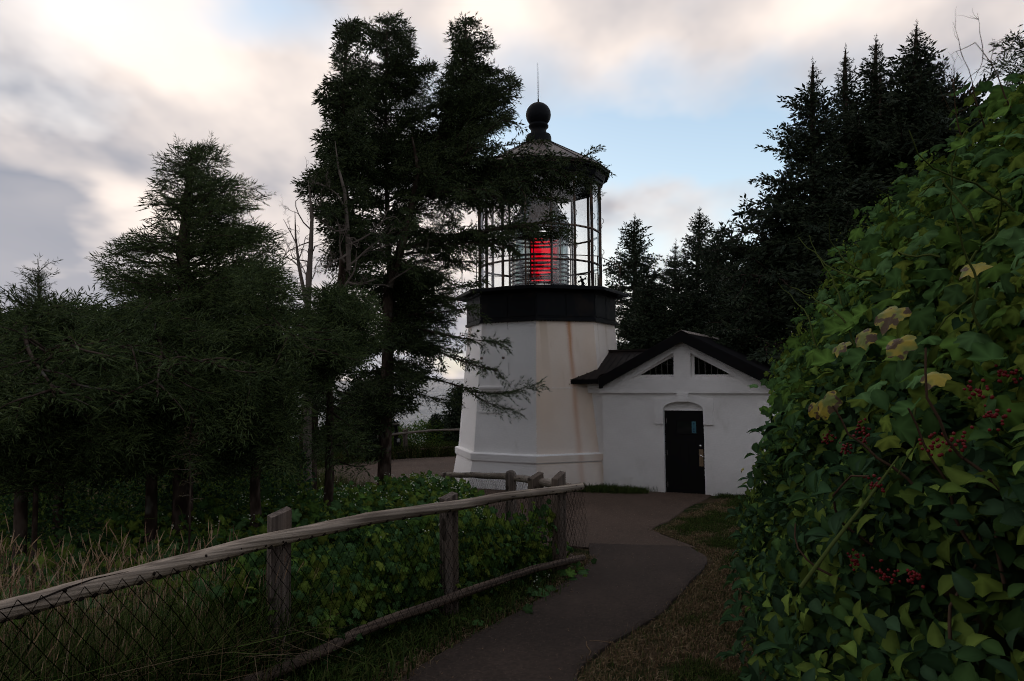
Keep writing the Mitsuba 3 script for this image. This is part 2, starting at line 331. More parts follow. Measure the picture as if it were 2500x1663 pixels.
tower = thing('lighthouse', 'squat white octagonal lighthouse with black iron band and glazed lantern room on top', 'lighthouse')
Rg = R_shaft(Z_MB) + 0.01
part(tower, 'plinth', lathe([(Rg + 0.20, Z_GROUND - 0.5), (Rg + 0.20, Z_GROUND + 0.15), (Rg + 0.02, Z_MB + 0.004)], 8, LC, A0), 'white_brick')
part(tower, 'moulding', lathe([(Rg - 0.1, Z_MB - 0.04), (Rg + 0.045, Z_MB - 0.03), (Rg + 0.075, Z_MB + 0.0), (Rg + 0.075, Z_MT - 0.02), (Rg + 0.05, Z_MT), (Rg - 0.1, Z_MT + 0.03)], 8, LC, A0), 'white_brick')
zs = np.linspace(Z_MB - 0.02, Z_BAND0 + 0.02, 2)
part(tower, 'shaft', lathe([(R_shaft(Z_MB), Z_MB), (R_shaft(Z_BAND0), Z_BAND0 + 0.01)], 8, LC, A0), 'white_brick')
zc = zt(945)
part(tower, 'string_course', lathe([(R_shaft(zc - .02) - .004, zc - .020), (R_shaft(zc) + .005, zc - .010), (R_shaft(zc) + .005, zc + .010), (R_shaft(zc + .02) - .004, zc + .020)], 8, LC, A0), 'white_brick')
RB = 2.085
part(tower, 'iron_band', lathe([(1.9, Z_BAND0 - 0.05), (RB + 0.05, Z_BAND0 - 0.05), (RB + 0.05, Z_BAND0 + 0.02), (RB, Z_BAND0 + 0.04), (RB, zt(733)), (RB + .03, zt(733) + .02), (RB + .06, zt(733) + .07), (2.37, Z_GAL - 0.10), (2.43, Z_GAL - 0.09), (2.43, Z_GAL - 0.015), (2.40, Z_GAL), (1.2, Z_GAL + 0.03)], 8, LC, A0), 'black_iron')
for k in range(8):                                       # two iron plates on every side of the band
    a, b = corner(k, RB + 0.003, 0), corner(k + 1, RB + 0.003, 0); nrm = unit(V(*((a + b) / 2 - V(LX, LY, 0))))
    for h in range(2):
        p, q = a + (b - a) * (0.02 + 0.49 * h), a + (b - a) * (0.49 + 0.49 * h)
        uu = unit(q - p); ln = np.linalg.norm(q - p)
        part(tower, 'iron_plate', lbox(0, ln, -0.012, 0.010, Z_BAND0 + 0.075, zt(733) - 0.03, (p, uu, -nrm), 0.004), 'black_iron')
# blind window on the front left side
fl0, fl1 = corner(-1, 1, 0), corner(0, 1, 0)
def facet_frame(k, z):
    """origin at the middle of side k at height z, u to the right, w inwards"""
    a, b = corner(k, R_shaft(z), z), corner(k + 1, R_shaft(z), z)
    n = unit(V(*(((a + b) / 2 - V(LX, LY, z))[:2]), 0)); return (a + b) / 2, unit(b - a), -n
zw = zt(948, 18.6, 1200)
Of, uf, wf = facet_frame(-1, zw)
Of0 = Of * V(1, 1, 0)
def on_facet(px, py):
    r = W(px, py, 10.0) - EYE; t = ((Of - EYE) @ wf) / (r @ wf); p = EYE + r * t; return float((p - Of) @ uf), float(p[2])
sL, zH = on_facet(1172, 947); sR, _ = on_facet(1229, 947); _, zB = on_facet(1200, 1003)
win = part(tower, 'blind_window', lbox(sL + .02, sR - .11, -0.012, 0.10, zB, zH - 0.10, (Of0, uf, wf), 0.006), 'white_plaster')
part(win, 'hood', cat([lbox(sL, sR, -0.085, 0.1, zH - 0.03, zH + 0.035, (Of0, uf, wf), 0.01), lbox(sL + .02, sR - .03, -0.05, 0.1, zH - 0.085, zH - 0.035, (Of0, uf, wf), 0.008)]), 'white_plaster')
for s in (sL + 0.03, sR - 0.13):
    part(win, 'jamb', lbox(s, s + 0.055, -0.055, 0.1, zB, zH - 0.09, (Of0, uf, wf), 0.006), 'white_plaster')
part(win, 'sill', lbox(sL, sR - .03, -0.075, 0.1, zB - .06, zB - .003, (Of0, uf, wf), 0.008), 'white_plaster')
for px, py in ((1178, 875), (1231, 874)):                 # two old bolt plates
    s, z = on_facet(px, py)
    part(tower, 'bolt_plate', lbox(s - .03, s + .03, -0.02, 0.05, z - .03, z + .03, (Of0 + wf * -0.06, uf, wf), 0.01), 'rusty_iron')

# lantern room
NL, AL, RL = 16, A0 + 2.3 - 9.2 - 2.3, 1.70
Z_L0, Z_L1 = Z_GAL + 0.03, zt(462)
Z_H = [zt(545, 18.3), zt(631, 18.3)]
part(tower, 'lantern_kerb', lathe([(RL - 0.1, Z_L0 - .06), (RL + 0.06, Z_L0 - .06), (RL + 0.06, Z_L0 + 0.05), (RL - 0.1, Z_L0 + 0.06)], NL, LC, AL), 'black_iron')
lv = lambda k, r, z: V(LX + r * math.sin(math.radians(AL + 22.5 * k)), LY - r * math.cos(math.radians(AL + 22.5 * k)), z)
levels = [Z_L0 + 0.05, Z_H[1], Z_H[0], Z_L1]
for k in range(NL):
    d = unit(lv(k, 1, 0) - V(LX, LY, 0)); side = V(-d[1], d[0], 0)
    m = lbox(-0.019, 0.019, -0.04, 0.04, Z_L0 + 0.04, Z_L1 + 0.02, (lv(k, RL, 0), side, -d), 0.006)
    part(tower, 'mullion', m, 'rusty_iron')
    for l in range(3):
        z0, z1 = levels[l], levels[l + 1]
        a, b = lv(k, RL, 0), lv(k + 1, RL, 0)
        a, b = a + (b - a) * 0.035, b + (a - b) * 0.035
        q = np.array([a + V(0, 0, z0), b + V(0, 0, z0), b + V(0, 0, z1), a + V(0, 0, z1)])
        part(tower, 'pane', (q, np.array([[0, 1, 2], [0, 2, 3]])), 'clear_glass')
for z in Z_H:
    part(tower, 'glazing_bar', lathe([(RL - 0.035, z - 0.022), (RL + 0.03, z - 0.018), (RL + 0.03, z + 0.018), (RL - 0.035, z + 0.022)], NL, LC, AL, closed=True), 'rusty_iron')
for k in (1, 2, 3, 4, 5, -4, -3, -2, -1):                 # hand holds on the glazing posts
    for z in (zt(520, 18.5), zt(600, 18.5)):
        d = unit(lv(k, 1, 0) - V(LX, LY, 0)); c = lv(k, RL + 0.05, z); th = np.linspace(0, PI, 7)
        part(tower, 'hand_hold', tube([c + d * 0.055 * math.sin(t) + V(0, 0, 0.075 * math.cos(t)) for t in th], 0.009, 5), 'rusty_iron')
# cornice, roof, ventilator ball, lightning rod
Z_RIM, R_RIM = zt(432), 1.98
part(tower, 'cornice', lathe([(RL - 0.12, Z_L1 - 0.02), (RL + 0.07, Z_L1 - 0.02), (RL + 0.08, Z_L1 + 0.05), (RL + 0.12, Z_L1 + 0.08), (RL + 0.18, Z_RIM - 0.12), (R_RIM, Z_RIM - 0.09), (R_RIM, Z_RIM - 0.002)], NL, LC, AL), 'black_iron')
part(tower, 'ceiling', lathe([(0.05, Z_L1 + 0.12), (RL - 0.1, Z_L1 + 0.02)], NL, LC, AL), 'black_iron')
Z_NECK = zt(350); RN = 0.36
for k in range(NL):
    a, b, c, e = lv(k, R_RIM + .03, Z_RIM), lv(k + 1, R_RIM + .03, Z_RIM), lv(k + 1, RN - .05, Z_NECK + .02), lv(k, RN - .05, Z_NECK + .02)
    part(tower, 'roof_panel', (np.array([a, b, c, e, a - V(0, 0, .02), b - V(0, 0, .02)]), np.array([[0, 1, 2], [0, 2, 3], [0, 4, 5], [0, 5, 1]])), 'roof_iron')
    part(tower, 'roof_seam', tube([a + V(0, 0, .004), e + V(0, 0, .01)], 0.016, 6), 'black_iron')
nk = [(RN, zt(352)), (RN, zt(337)), (RN - .02, zt(331)), (0.245, zt(329)), (0.215, zt(322)), (0.225, zt(316)), (0.275, zt(312)), (0.285, zt(308)), (0.24, zt(302)), (0.20, zt(299)), (0.20, zt(294))]
part(tower, 'ventilator_neck', lathe(nk, 32, LC), 'black_iron', 40)
zb, rb = zt(281), 0.355
ball = trimesh.creation.icosphere(4, rb); ball.apply_translation([LX, LY, zb])
part(tower, 'ventilator_ball', ball, 'black_iron', True)
part(tower, 'lightning_rod', tube([V(LX, LY, zb + rb - .02), V(LX, LY, zb + rb + .10), V(LX, LY, zb + rb + .11), V(LX, LY, zt(153))], [0.022, 0.022, 0.013, 0.004], 8), 'black_iron')
# gallery railing
R_RAIL, Z_RAIL = 2.22, zt(620, 17.9)
for k in range(8):
    b = corner(k, R_RAIL, Z_GAL)
    part(tower, 'rail_post', tube([b, b + V(0, 0, .03), b + V(0, 0, .031), V(b[0], b[1], Z_RAIL)], [.03, .03, .013, .013], 6), 'rusty_iron')
part(tower, 'hand_rail', tube([corner(k, R_RAIL, Z_RAIL) for k in range(9)], 0.013, 6, False), 'rusty_iron')

# the lens inside the lantern room
lens = thing('fresnel_lens', 'large ribbed glass lens with a red panel standing inside the lantern room', 'lens')
zl0, zl1, zl2 = Z_L0 + 0.03, zt(556, 20), zt(492, 20)
n = 0
scene['lens_body_glass'] = {'type': 'thindielectric', 'int_ior': 1.5, 'specular_transmittance': {'type': 'rgb', 'value': [0.36, 0.43, 0.43]}}
for a0_, a1_ in ((33, 148), (214, 341)):
    aa = np.radians(np.linspace(a0_, a1_, 22)); pr_ = [(.80, zl0 + .04), (.80, zl1), (.42, zl2)]
    rv = np.array([[LX + r * math.sin(q_), LY - r * math.cos(q_), z] for r, z in pr_ for q_ in aa]); m_ = len(aa)
    part(lens, 'lens_body', (rv, np.array([[i + j * m_, i + 1 + j * m_, i + 1 + (j + 1) * m_, i + (j + 1) * m_] for j in range(2) for i in range(m_ - 1)])), 'lens_body_glass', True)
rows = [(0.82, z) for z in np.linspace(zl0 + 0.08, zt(632), 9)] + [(0.84, z) for z in np.linspace(zt(592), zl1, 5)] + [(0.84 - 0.42 * t, zl1 + (zl2 - zl1) * t) for t in np.linspace(0.12, 1, 7)]
for r, z in rows:
    h = 0.034
    part(lens, 'prism_ring', lathe([(r - .07, z - h * .9), (r, z - h * .5), (r + .012, z), (r, z + h * .5), (r - .07, z + h * .9)], 40, LC, 0, closed=True), 'lens_glass', 30)
for a in (-100, -62, -24, 38, 76, 114, 152, 190):
    d = V(math.sin(math.radians(a)), -math.cos(math.radians(a)), 0)
    part(lens, 'frame_bar', tube([V(LX, LY, zl0) + d * .86, V(LX, LY, zl1) + d * .87, V(LX, LY, zl2) + d * .44], .016, 6), 'brass')
aa = np.radians(np.linspace(-19, 33, 14)); zr0, zr1 = zt(688, 19.1), zt(578, 19.1)
rv = np.array([[LX + .885 * math.sin(a), LY - .885 * math.cos(a), z] for z in (zr0, zr1) for a in aa])
part(lens, 'red_panel', (rv, np.array([[i, i + 1, i + 15, i + 14] for i in range(13)])), 'red_glass', True)
aa = np.radians(np.linspace(-22, 21, 10)); zr0, zr1 = zt(543, 19.1), zt(490, 19.1)
rv = np.array([[LX + (.87 if z == zr0 else .56) * math.sin(a), LY - (.87 if z == zr0 else .56) * math.cos(a), z] for z in (zr0, zr1) for a in aa])
part(lens, 'metal_panel', (rv, np.array([[i, i + 1, i + 11, i + 10] for i in range(9)])), 'brass', True)
part(lens, 'pedestal', lathe([(.80, Z_L0 - .02), (.80, zl0 + .06), (.2, zl0 + .06)], 32, LC), 'rusty_iron', 40)
fan = thing('desk_fan', 'small dark round fan on the lantern floor behind the right panes', 'fan')
fc = W(1421, 684, 18.9)
th = np.linspace(0, 2 * PI, 25)
part(fan, 'guard_ring', tube([fc + V(.15 * math.cos(t), 0, .15 * math.sin(t)) for t in th], .006, 5, False), 'black_iron')
for k in range(4):
    a = k * PI / 2 + .5
    part(fan, 'blade', trimesh.convex.convex_hull(np.array([fc + V(r * math.cos(b), y, r * math.sin(b)) for r, b in ((.02, a - .5), (.02, a + .5), (.12, a - .35), (.125, a + .2)) for y in (-.006, .012)])), 'black_iron')
hub = trimesh.creation.icosphere(2, .05); hub.apply_translation(fc + V(0, .03, 0)); part(fan, 'hub', hub, 'black_iron', True)
part(fan, 'stand', tube([fc + V(0, .05, 0), fc + V(0.02, .07, -.10), V(fc[0] + .02, fc[1] + .05, Z_GAL + .05)], [.03, .035, .12], 10), 'black_iron')

# ------------------------------------------------------------------ workroom beside the tower
_c = corner(0, 1, 0); 
def ray(px, py): return unit(W(px, py, 10.0) - EYE)
_a, _b = corner(0, R_shaft(zc), zc), corner(1, R_shaft(zc), zc)
_r = ray(1432, 960); P0 = EYE + _r * (((_a - EYE) @ _nf) / (_r @ _nf))
_r = ray(1472, 1080); O3 = EYE + _r * (((P0 - EYE) @ V3) / (_r @ V3)) - V3 * 0.05
_r = ray(1472, 1080); O3 = EYE + _r * (((O3 - EYE) @ V3) / (_r @ V3)); O3 = O3 * V(1, 1, 0)
FR = (O3, U3, V3)
def wl(px, py, off=0.0):
    r = ray(px, py); p = EYE + r * (((O3 + V3 * off - EYE) @ V3) / (r @ V3)); return float((p - O3) @ U3), float(p[2])
c3 = lambda x, y: (1380 + x * .22911, 800 + y * .22911)         # pixels of an enlargement of the gable
SWL, SWR = 0.0, wl(1887, 1000)[0]
ZE = wl(1670, 960)[1]
ZD0 = wl(1670, 1207)[1]; ZD1 = wl(1670, 1003.5)[1]
SD0, SD1 = wl(1621.5, 1100)[0], wl(1719.5, 1100)[0]
SMID = (SWL + SWR) / 2
zg0 = float(base_z(17.5)) - 0.4
from shapely.geometry import Polygon, box as sbox
from shapely.ops import unary_union
room = thing('workroom', 'low white gabled workroom with black door and black metal roof against the tower', 'building')
arch_c = ((SD0 + SD1) / 2); aw = (SD1 - SD0) / 2; ah = wl(1670, 980)[1] - ZD1 - 0.035
arch = [(arch_c + aw * math.cos(t), ZD1 + 0.035 + ah * math.sin(t)) for t in np.linspace(0, PI, 17)]
front = Polygon([(SWL, zg0), (SWR, zg0), (SWR, ZE), (SWL, ZE)]).difference(unary_union([sbox(SD0, zg0 - 1, SD1, ZD1 + .036), Polygon(arch)]))
zAp = wl(1662, 834, -.05)[1]
sA = wl(1662, 834, -.05)[0]
gab = Polygon([(SWL - .04, ZE), (SWR + .04, ZE), (SWR + .04, wl(*c3(2222, 640), -.05)[1]), (sA, zAp), (SWL - .04, wl(*c3(375, 640), -.05)[1])])
def tri(pts, off): return Polygon([wl(*c3(x, y), off) for x, y in pts])
tl, tr = tri([(700, 541), (1156, 268), (1162, 547)], -.05), tri([(1333, 267), (1843, 543), (1340, 546)], -.05)
BD = 6.2
part(room, 'wall', cat([prism(front, 0.0, 0.28, FR), lbox(SWL, SWL + .28, 0.281, BD - .28, zg0, ZE + .5, FR), lbox(SWR - .28, SWR, 0.281, BD - .28, zg0, ZE + .5, FR), lbox(SWL, SWR, BD - .279, BD, zg0, ZE + .5, FR)]), 'white_plaster')
part(room, 'gable', prism(gab.difference(tl).difference(tr), -0.085, 0.22, FR), 'white_plaster')
part(room, 'back_gable', prism(gab, BD - .2, BD + .02, FR), 'white_plaster')
part(room, 'lunette', prism(arch + [(SD0, ZD1 + .03), (SD1, ZD1 + .03)][::1], 0.07, 0.2, FR) if False else prism(Polygon(arch).buffer(0.02), 0.07, 0.2, FR), 'white_plaster')
part(room, 'door_head', lbox(SD0, SD1, 0.045, 0.2, ZD1 + .002, ZD1 + .034, FR, .006), 'white_plaster')
# raised surround with shoulders, and the key stone
w4 = lambda x, y: wl(1580 + x * .1913, 940 + y * .1913, -.03)
zs1, zs0, zt1 = w4(90, 176)[1], w4(90, 494)[1], w4(380, 112)[1]
sl, sr = w4(92, 300)[0], w4(845, 300)[0]
sur = [(sl, zs0), (SD0, zs0)] + [(SD0, ZD1)] + arch[::-1] + [(SD1, ZD1), (SD1, zs0), (sr, zs0), (sr, zs1), (w4(720, 180)[0], zs1), (w4(640, 140)[0], w4(640, 136)[1]), (w4(560, 112)[0], zt1), (w4(385, 112)[0], zt1), (w4(310, 134)[0], w4(310, 134)[1]), (w4(215, 178)[0], zs1), (sl, zs1)]
surp = Polygon(sur).buffer(0)
part(room, 'door_surround', prism(surp, -0.048, 0.05, FR), 'white_plaster')
ks = Polygon([w4(386, 95), w4(536, 95), w4(518, 212), w4(406, 212)])
part(room, 'key_stone', prism(ks, -0.105, 0.05, FR), 'white_plaster')
gl_, gr_ = tri([(800, 504), (1156, 305), (1158, 501)], .09), tri([(1377, 304), (1765, 498), (1379, 501)], .09)
from shapely.geometry import LineString
for poly, gp in ((tl, gl_), (tr, gr_)):
    wk = f'{room}__gable_window' if f'{room}__gable_window' not in scene else f'{room}__gable_window_001'
    wk = part(room, 'gable_window', prism(poly.buffer(.004, join_style=2).difference(gp.buffer(.055, join_style=2)), 0.02, 0.10, FR), 'white_plaster')
    part(wk, 'inner_frame', prism(gp.buffer(.054, join_style=2).difference(gp), 0.06, 0.12, FR), 'white_plaster')
    g = np.array(gp.buffer(.005, join_style=2).exterior.coords)[:-1]
    v = np.array([O3 + U3 * s + V3 * 0.10 + V(0, 0, z) for s, z in g]); part(wk, 'pane', (v, np.array([[0, i, i + 1] for i in range(1, len(g) - 1)])), 'clear_glass')
    x0, z0, x1, z1 = gp.bounds
    for s in np.arange(x0 + .1, x1 - .05, 0.145):
        seg = gp.intersection(LineString([(s, z0 - 1), (s, z1 + 1)]))
        if seg.is_empty: continue
        zz = seg.bounds
        part(wk, 'bar', lbox(s - .006, s + .006, 0.105, 0.117, zz[1], zz[3], FR), 'grey_metal')
scene['grey_metal'] = {'type': 'principled', 'base_color': {'type': 'rgb', 'value': [0.13, 0.12, 0.11]}, 'roughness': 0.5}
part(room, 'dark_ceiling', lbox(SWL + .3, SWR - .3, 0.5, BD - .3, ZE - .3, ZE - .25, FR), 'black_iron')

# door
scene['door_paint'] = {'type': 'principled', 'base_color': {'type': 'rgb', 'value': [0.006, 0.006, 0.0065]}, 'roughness': 0.4, 'specular': 0.15}
scene['door_glass'] = {'type': 'principled', 'base_color': {'type': 'rgb', 'value': [0.010, 0.011, 0.012]}, 'roughness': 0.06, 'specular': 0.6}
scene['teal_paper'] = {'type': 'principled', 'base_color': {'type': 'rgb', 'value': [0.04, 0.15, 0.185]}, 'roughness': 0.5}
scene['navy_print'] = {'type': 'diffuse', 'reflectance': {'type': 'rgb', 'value': [0.02, 0.05, 0.12]}}
scene['chrome'] = {'type': 'roughconductor', 'material': 'Cr', 'alpha': 0.12}
scene['bronze'] = {'type': 'principled', 'base_color': {'type': 'rgb', 'value': [0.30, 0.22, 0.14]}, 'roughness': 0.4, 'metallic': 0.7}
zdb = float(ground_z(*(O3 + U3 * arch_c)[:2])) + 0.0
zdb = min(ZD0, zdb + .04)
door_hole = sbox(*(min(w4(360, 610)[0], w4(600, 455)[0]), w4(0, 603)[1], w4(601, 0)[0], w4(0, 452)[1]))
leaf_ = sbox(SD0 + .012, zdb, SD1 - .012, ZD1 - .004).difference(door_hole)
door = part(room, 'door', prism(leaf_, 0.075, 0.12, FR), 'door_paint')
hb = door_hole.bounds
part(door, 'window', lbox(hb[0] - .004, hb[2] + .004, 0.090, 0.10, hb[1] - .004, hb[3] + .004, FR), 'door_glass')
part(door, 'window_sill', lbox(hb[0] - .03, hb[2] + .03, 0.058, 0.0755, hb[1] - .03, hb[1] - .006, FR, .004), 'door_paint')
nt = part(door, 'notice', lbox(w4(542, 0)[0], w4(597, 0)[0], 0.084, 0.0885, w4(0, 605)[1], w4(0, 458)[1], FR), 'teal_paper')
labels[nt] = {'label': 'narrow teal notice stuck to the door glass'}
for y in (478, 545, 575):
    part(door, 'notice_print', lbox(w4(557, 0)[0], w4(578, 0)[0], 0.0815, 0.0842, w4(0, y + 16)[1], w4(0, y)[1], FR), 'navy_print')
wd = SD1 - SD0
for i in range(3):                                         # raised vertical boards of the lower panel
    a = SD0 + wd * (.20 + .205 * i)
    part(door, 'panel_board', lbox(a, a + wd * .19, 0.067, 0.0752, zdb + .28, w4(0, 690)[1], FR, .004), 'door_paint')
for y in (455, 858, 1258):
    z = w4(0, y)[1]; part(door, 'hinge', tube([O3 + U3 * (SD0 + .055) + V3 * .062 + V(0, 0, z - .06), O3 + U3 * (SD0 + .055) + V3 * .062 + V(0, 0, z + .06)], .009, 8), 'grey_metal')
zz = w4(0, 757)[1]; sK = w4(653, 0)[0]
kn = trimesh.creation.icosphere(2, .034); kn.apply_scale([1, .7, 1]); kn.apply_translation(O3 + U3 * sK + V3 * .05 + V(0, 0, zz)); part(door, 'dead_bolt', kn, 'chrome', True)
part(door, 'lock_plate', lbox(w4(628, 0)[0], w4(684, 0)[0], 0.064, 0.0755, w4(0, 1012)[1], w4(0, 800)[1], FR, .008), 'bronze')
h0 = O3 + U3 * sK + V3 * .03 + V(0, 0, w4(0, 876)[1])
part(door, 'handle', tube([h0 + V3 * .04, h0, h0 - U3 * .015 + V(0, 0, .01), h0 + U3 * .07 + V(0, 0, -.03)], [.014, .014, .013, .009], 8), 'chrome')
part(room, 'threshold', lbox(SD0 - .02, SD1 + .02, -.04, 0.2, zdb - .25, zdb - .004, FR, .008), 'apron_concrete')

# roof of the workroom: two slabs with a deep black fascia, metal ribs and a ridge cap
scene['black_metal_roof'] = {'type': 'twosided', 'bsdf': {'type': 'principled', 'base_color': proc(lambda p, n, uv: mix((0.004, 0.004, 0.005), (0.011, 0.010, 0.010), fbm(p.x * 3, p.y * 3, p.z * 3, 4))), 'roughness': 0.7, 'specular': 0.06}}
scene['dark_roof_iron'] = {'type': 'twosided', 'bsdf': {'type': 'principled', 'base_color': proc(lambda p, n, uv: mix((0.010, 0.008, 0.007), (0.030, 0.022, 0.018), fbm(p.x * 4, p.y * 4, p.z * 4, 4))), 'roughness': 0.6, 'specular': 0.12}}
TF = -0.30
apx = wl(*c3(1234, 38), TF); eL, eR = wl(*c3(368, 640), TF), wl(*c3(2226, 640), TF)
th = apx[1] - wl(*c3(1234, 152), TF)[1]
sl_ = (apx[1] - th - eL[1]) / (apx[0] - eL[0])
def chev(t0, t1, top, bot, sgn, ext=0.0):
    e = eL if sgn < 0 else eR
    k = (apx[1] - th - e[1]) / abs(apx[0] - e[0]); e0 = e[0] + sgn * ext; ez = e[1] - k * ext
    return prism(Polygon([(apx[0] + .0012 * sgn, apx[1] - th + bot), (e0, ez + bot), (e0, ez + top), (apx[0] + .0012 * sgn, apx[1] - th + top)]), t0, t1, FR), k
for sgn in (-1, 1):
    m, k = chev(TF, BD + .3, th, th - .05, sgn); rp = part(room, 'roof', m, 'black_metal_roof')
    part(room, 'fascia_board', chev(TF - .02, TF + .03, th - .004, 0.0, sgn)[0], 'black_metal_roof')
    part(room, 'soffit', chev(TF + .035, BD + .25, 0.07, 0.04, sgn)[0], 'black_metal_roof')
    e = eL if sgn < 0 else eR
    for t in np.arange(TF + .05, BD + .25, .225):          # standing ribs down the slope
        a = O3 + U3 * apx[0] + V3 * t + V(0, 0, apx[1] + .010); b = O3 + U3 * e[0] + V3 * t + V(0, 0, e[1] + th + .010)
        part(rp, 'rib', tube([a, b], .014, 4), 'black_metal_roof')
    part(room, 'eave_board', lbox(*(sorted((e[0], e[0] + sgn * .025))), TF, BD + .3, e[1] - .02, e[1] + th - .01, FR), 'black_metal_roof')
cap = [(apx[0] + d * .16, apx[1] + .022 - .16 * k * abs(d)) for d in (-1, 0, 1)] + [(apx[0] + d * .16, apx[1] + .034 - .16 * k * abs(d)) for d in (1, 0, -1)]
part(room, 'ridge_cap', prism(Polygon(cap), TF - .005, BD + .31, FR), 'roof_iron')
# passage between tower and workroom
pa = thing('passage', 'short white passage with a flared dark metal roof between tower and workroom', 'passage')
zp1 = wl(1450, 942, .05)[1]; zp0 = wl(1450, 960, .05)[1]
part(pa, 'wall', lbox(-1.1, -0.002, .14, 2.6, zg0, zp0, FR), 'white_plaster')
part(pa, 'eave_band', lbox(-1.1, -0.042, .07, 2.65, zp0 - .0, zp1 + .05, FR), 'white_plaster')
TE, TRG = -.22, 1.32
sE, zE = wl(1404, 931, TE); zR = W(1530, 856, 18.9)[2]
def rp3(s, t, z): return O3 + U3 * s + V3 * t + V(0, 0, z)
zE = wl(1440, 926, TE)[1]
kR = (apx[1] - th - eL[1]) / (apx[0] - eL[0])               # where the two roofs meet
sv = lambda t: eL[0] + 0.10 + (zE + (zR - zE) * (t - TE) / (TRG - TE) - eL[1]) / kR
s1 = sv(TRG)
q = np.array([rp3(-.78, TE, zE), rp3(-.06, TE, zE), rp3(s1, TRG, zR), rp3(-1.6, TRG, zR), rp3(-1.6, 2 * TRG - TE, zE), rp3(s1, 2 * TRG - TE, zE), rp3(-.06, .0, zE + (zR - zE) * (0 - TE) / (TRG - TE))])
dn = V(0, 0, -.05)
f = [[0, 1, 6], [0, 6, 3], [6, 2, 3], [3, 2, 5], [3, 5, 4]]
q2_ = q + dn; m_ = len(q)
part(pa, 'roof', (np.vstack([q, q2_]), np.array(f + [[a + m_, c + m_, b + m_] for a, b, c in f] + [[0, m_, m_ + 1], [0, m_ + 1, 1], [3, m_ + 3, m_], [3, m_, 0]])), 'dark_roof_iron')
part(pa, 'fascia_board', lbox(-.80, -.02, TE - .02, TE + .012, zE - .115, zE - .004, FR), 'black_metal_roof')
part(pa, 'soffit', lbox(-.78, -.02, TE + .0125, .139, zE - .11, zE - .08, FR), 'black_metal_roof')
part(pa, 'ridge_cap', cat([lbox(-1.2, s1, TRG - .09, TRG + .09, zR - .02, zR + .03, FR)]), 'dark_roof_iron')
for s in np.arange(-.60, s1, .16):
    t0_ = TE if s < -.06 else float(np.interp(s, [-.06, s1], [0.05, TRG - .02]))
    part(pa, 'rib', tube([rp3(s, t0_, zE + .008 + (zR - zE) * (t0_ - TE) / (TRG - TE)), rp3(s, TRG, zR + .008)], .011, 4), 'dark_roof_iron')
part(pa, 'moss_tuft', cat([tube([rp3(-.80, TE, zE - .09), rp3(-.80 + .05 * math.cos(i * 2.4), TE - .05 + .03 * math.sin(i * 1.7), zE - .13 + .05 * math.sin(i * 2.1))], [.012, .004], 4) for i in range(22)]), 'dry_straw')

# ------------------------------------------------------------------ fences of peeled poles with wire netting
def wood_col(a, b, axis):
    ax = unit(V(*axis))
    def fn(p, n, uv):
        l = p.x * float(ax[0]) + p.y * float(ax[1]) + p.z * float(ax[2])
        q = p - mi.Vector3f(*[float(v) for v in ax]) * l
        g = fbm(q.x * 70 + l * 0.6, q.y * 70 + l * 0.4, q.z * 70 + l * 0.8, 3); c = fbm(q.x * 20 + l * 0.35, q.y * 20, q.z * 20 + 5, 3)
        big = fbm(l * 1.6, q.x * 4, q.z * 4, 3); kn = noise(l * 7, q.z * 22 + 3, q.x * 9)
        col = mix(a, b, smoothstep(0.3, 0.72, g)); col = mix(col, mi.Color3f(a) * 0.55, smoothstep(0.55, 0.8, c) * 0.7)
        col = mix(col, (0.115, 0.082, 0.060), smoothstep(0.45, 0.75, big) * 0.55)
        return mix(col, (0.035, 0.026, 0.02), smoothstep(0.86, 0.93, kn))
    return fn
def wood_h(axis):
    ax = unit(V(*axis))
    def fn(p, n, uv):
        l = p.x * float(ax[0]) + p.y * float(ax[1]) + p.z * float(ax[2])
        q = p - mi.Vector3f(*[float(v) for v in ax]) * l
        return fbm(q.x * 60 + l * 0.5, q.y * 60, q.z * 60 + l * 0.7, 3) + 0.8 * smoothstep(0.6, 0.75, fbm(q.x * 18 + l * 0.3, q.y * 18, q.z * 18, 3))
    return fn
def wood(name, a, b, axis):
    scene[name] = {'type': 'twosided', 'bsdf': {'type': 'bumpmap', 'nested': proc(wood_h(axis), eps=0.003), 'scale': 0.009, 'bsdf': {'type': 'principled', 'base_color': proc(wood_col(a, b, axis)), 'roughness': 0.75, 'specular': 0.25}}}
wood('rail_wood', (0.185, 0.145, 0.112), (0.40, 0.32, 0.245), (0.48, 0.87, -0.09))
wood('rail_wood_cross', (0.13, 0.108, 0.088), (0.27, 0.225, 0.185), (-0.6, 0.8, 0))
wood('post_wood', (0.066, 0.052, 0.043), (0.165, 0.132, 0.110), (0, 0, 1))
scene['low_rail_wood'] = {'type': 'principled', 'base_color': proc(wood_col((0.06, 0.042, 0.032), (0.155, 0.108, 0.080), (0.48, 0.87, -0.09))), 'roughness': 0.85, 'specular': 0.2}
scene['dark_wire'] = {'type': 'principled', 'base_color': {'type': 'rgb', 'value': [0.035, 0.033, 0.032]}, 'roughness': 0.6}
scene['bark_strip'] = {'type': 'diffuse', 'reflectance': {'type': 'rgb', 'value': [0.022, 0.017, 0.014]}}

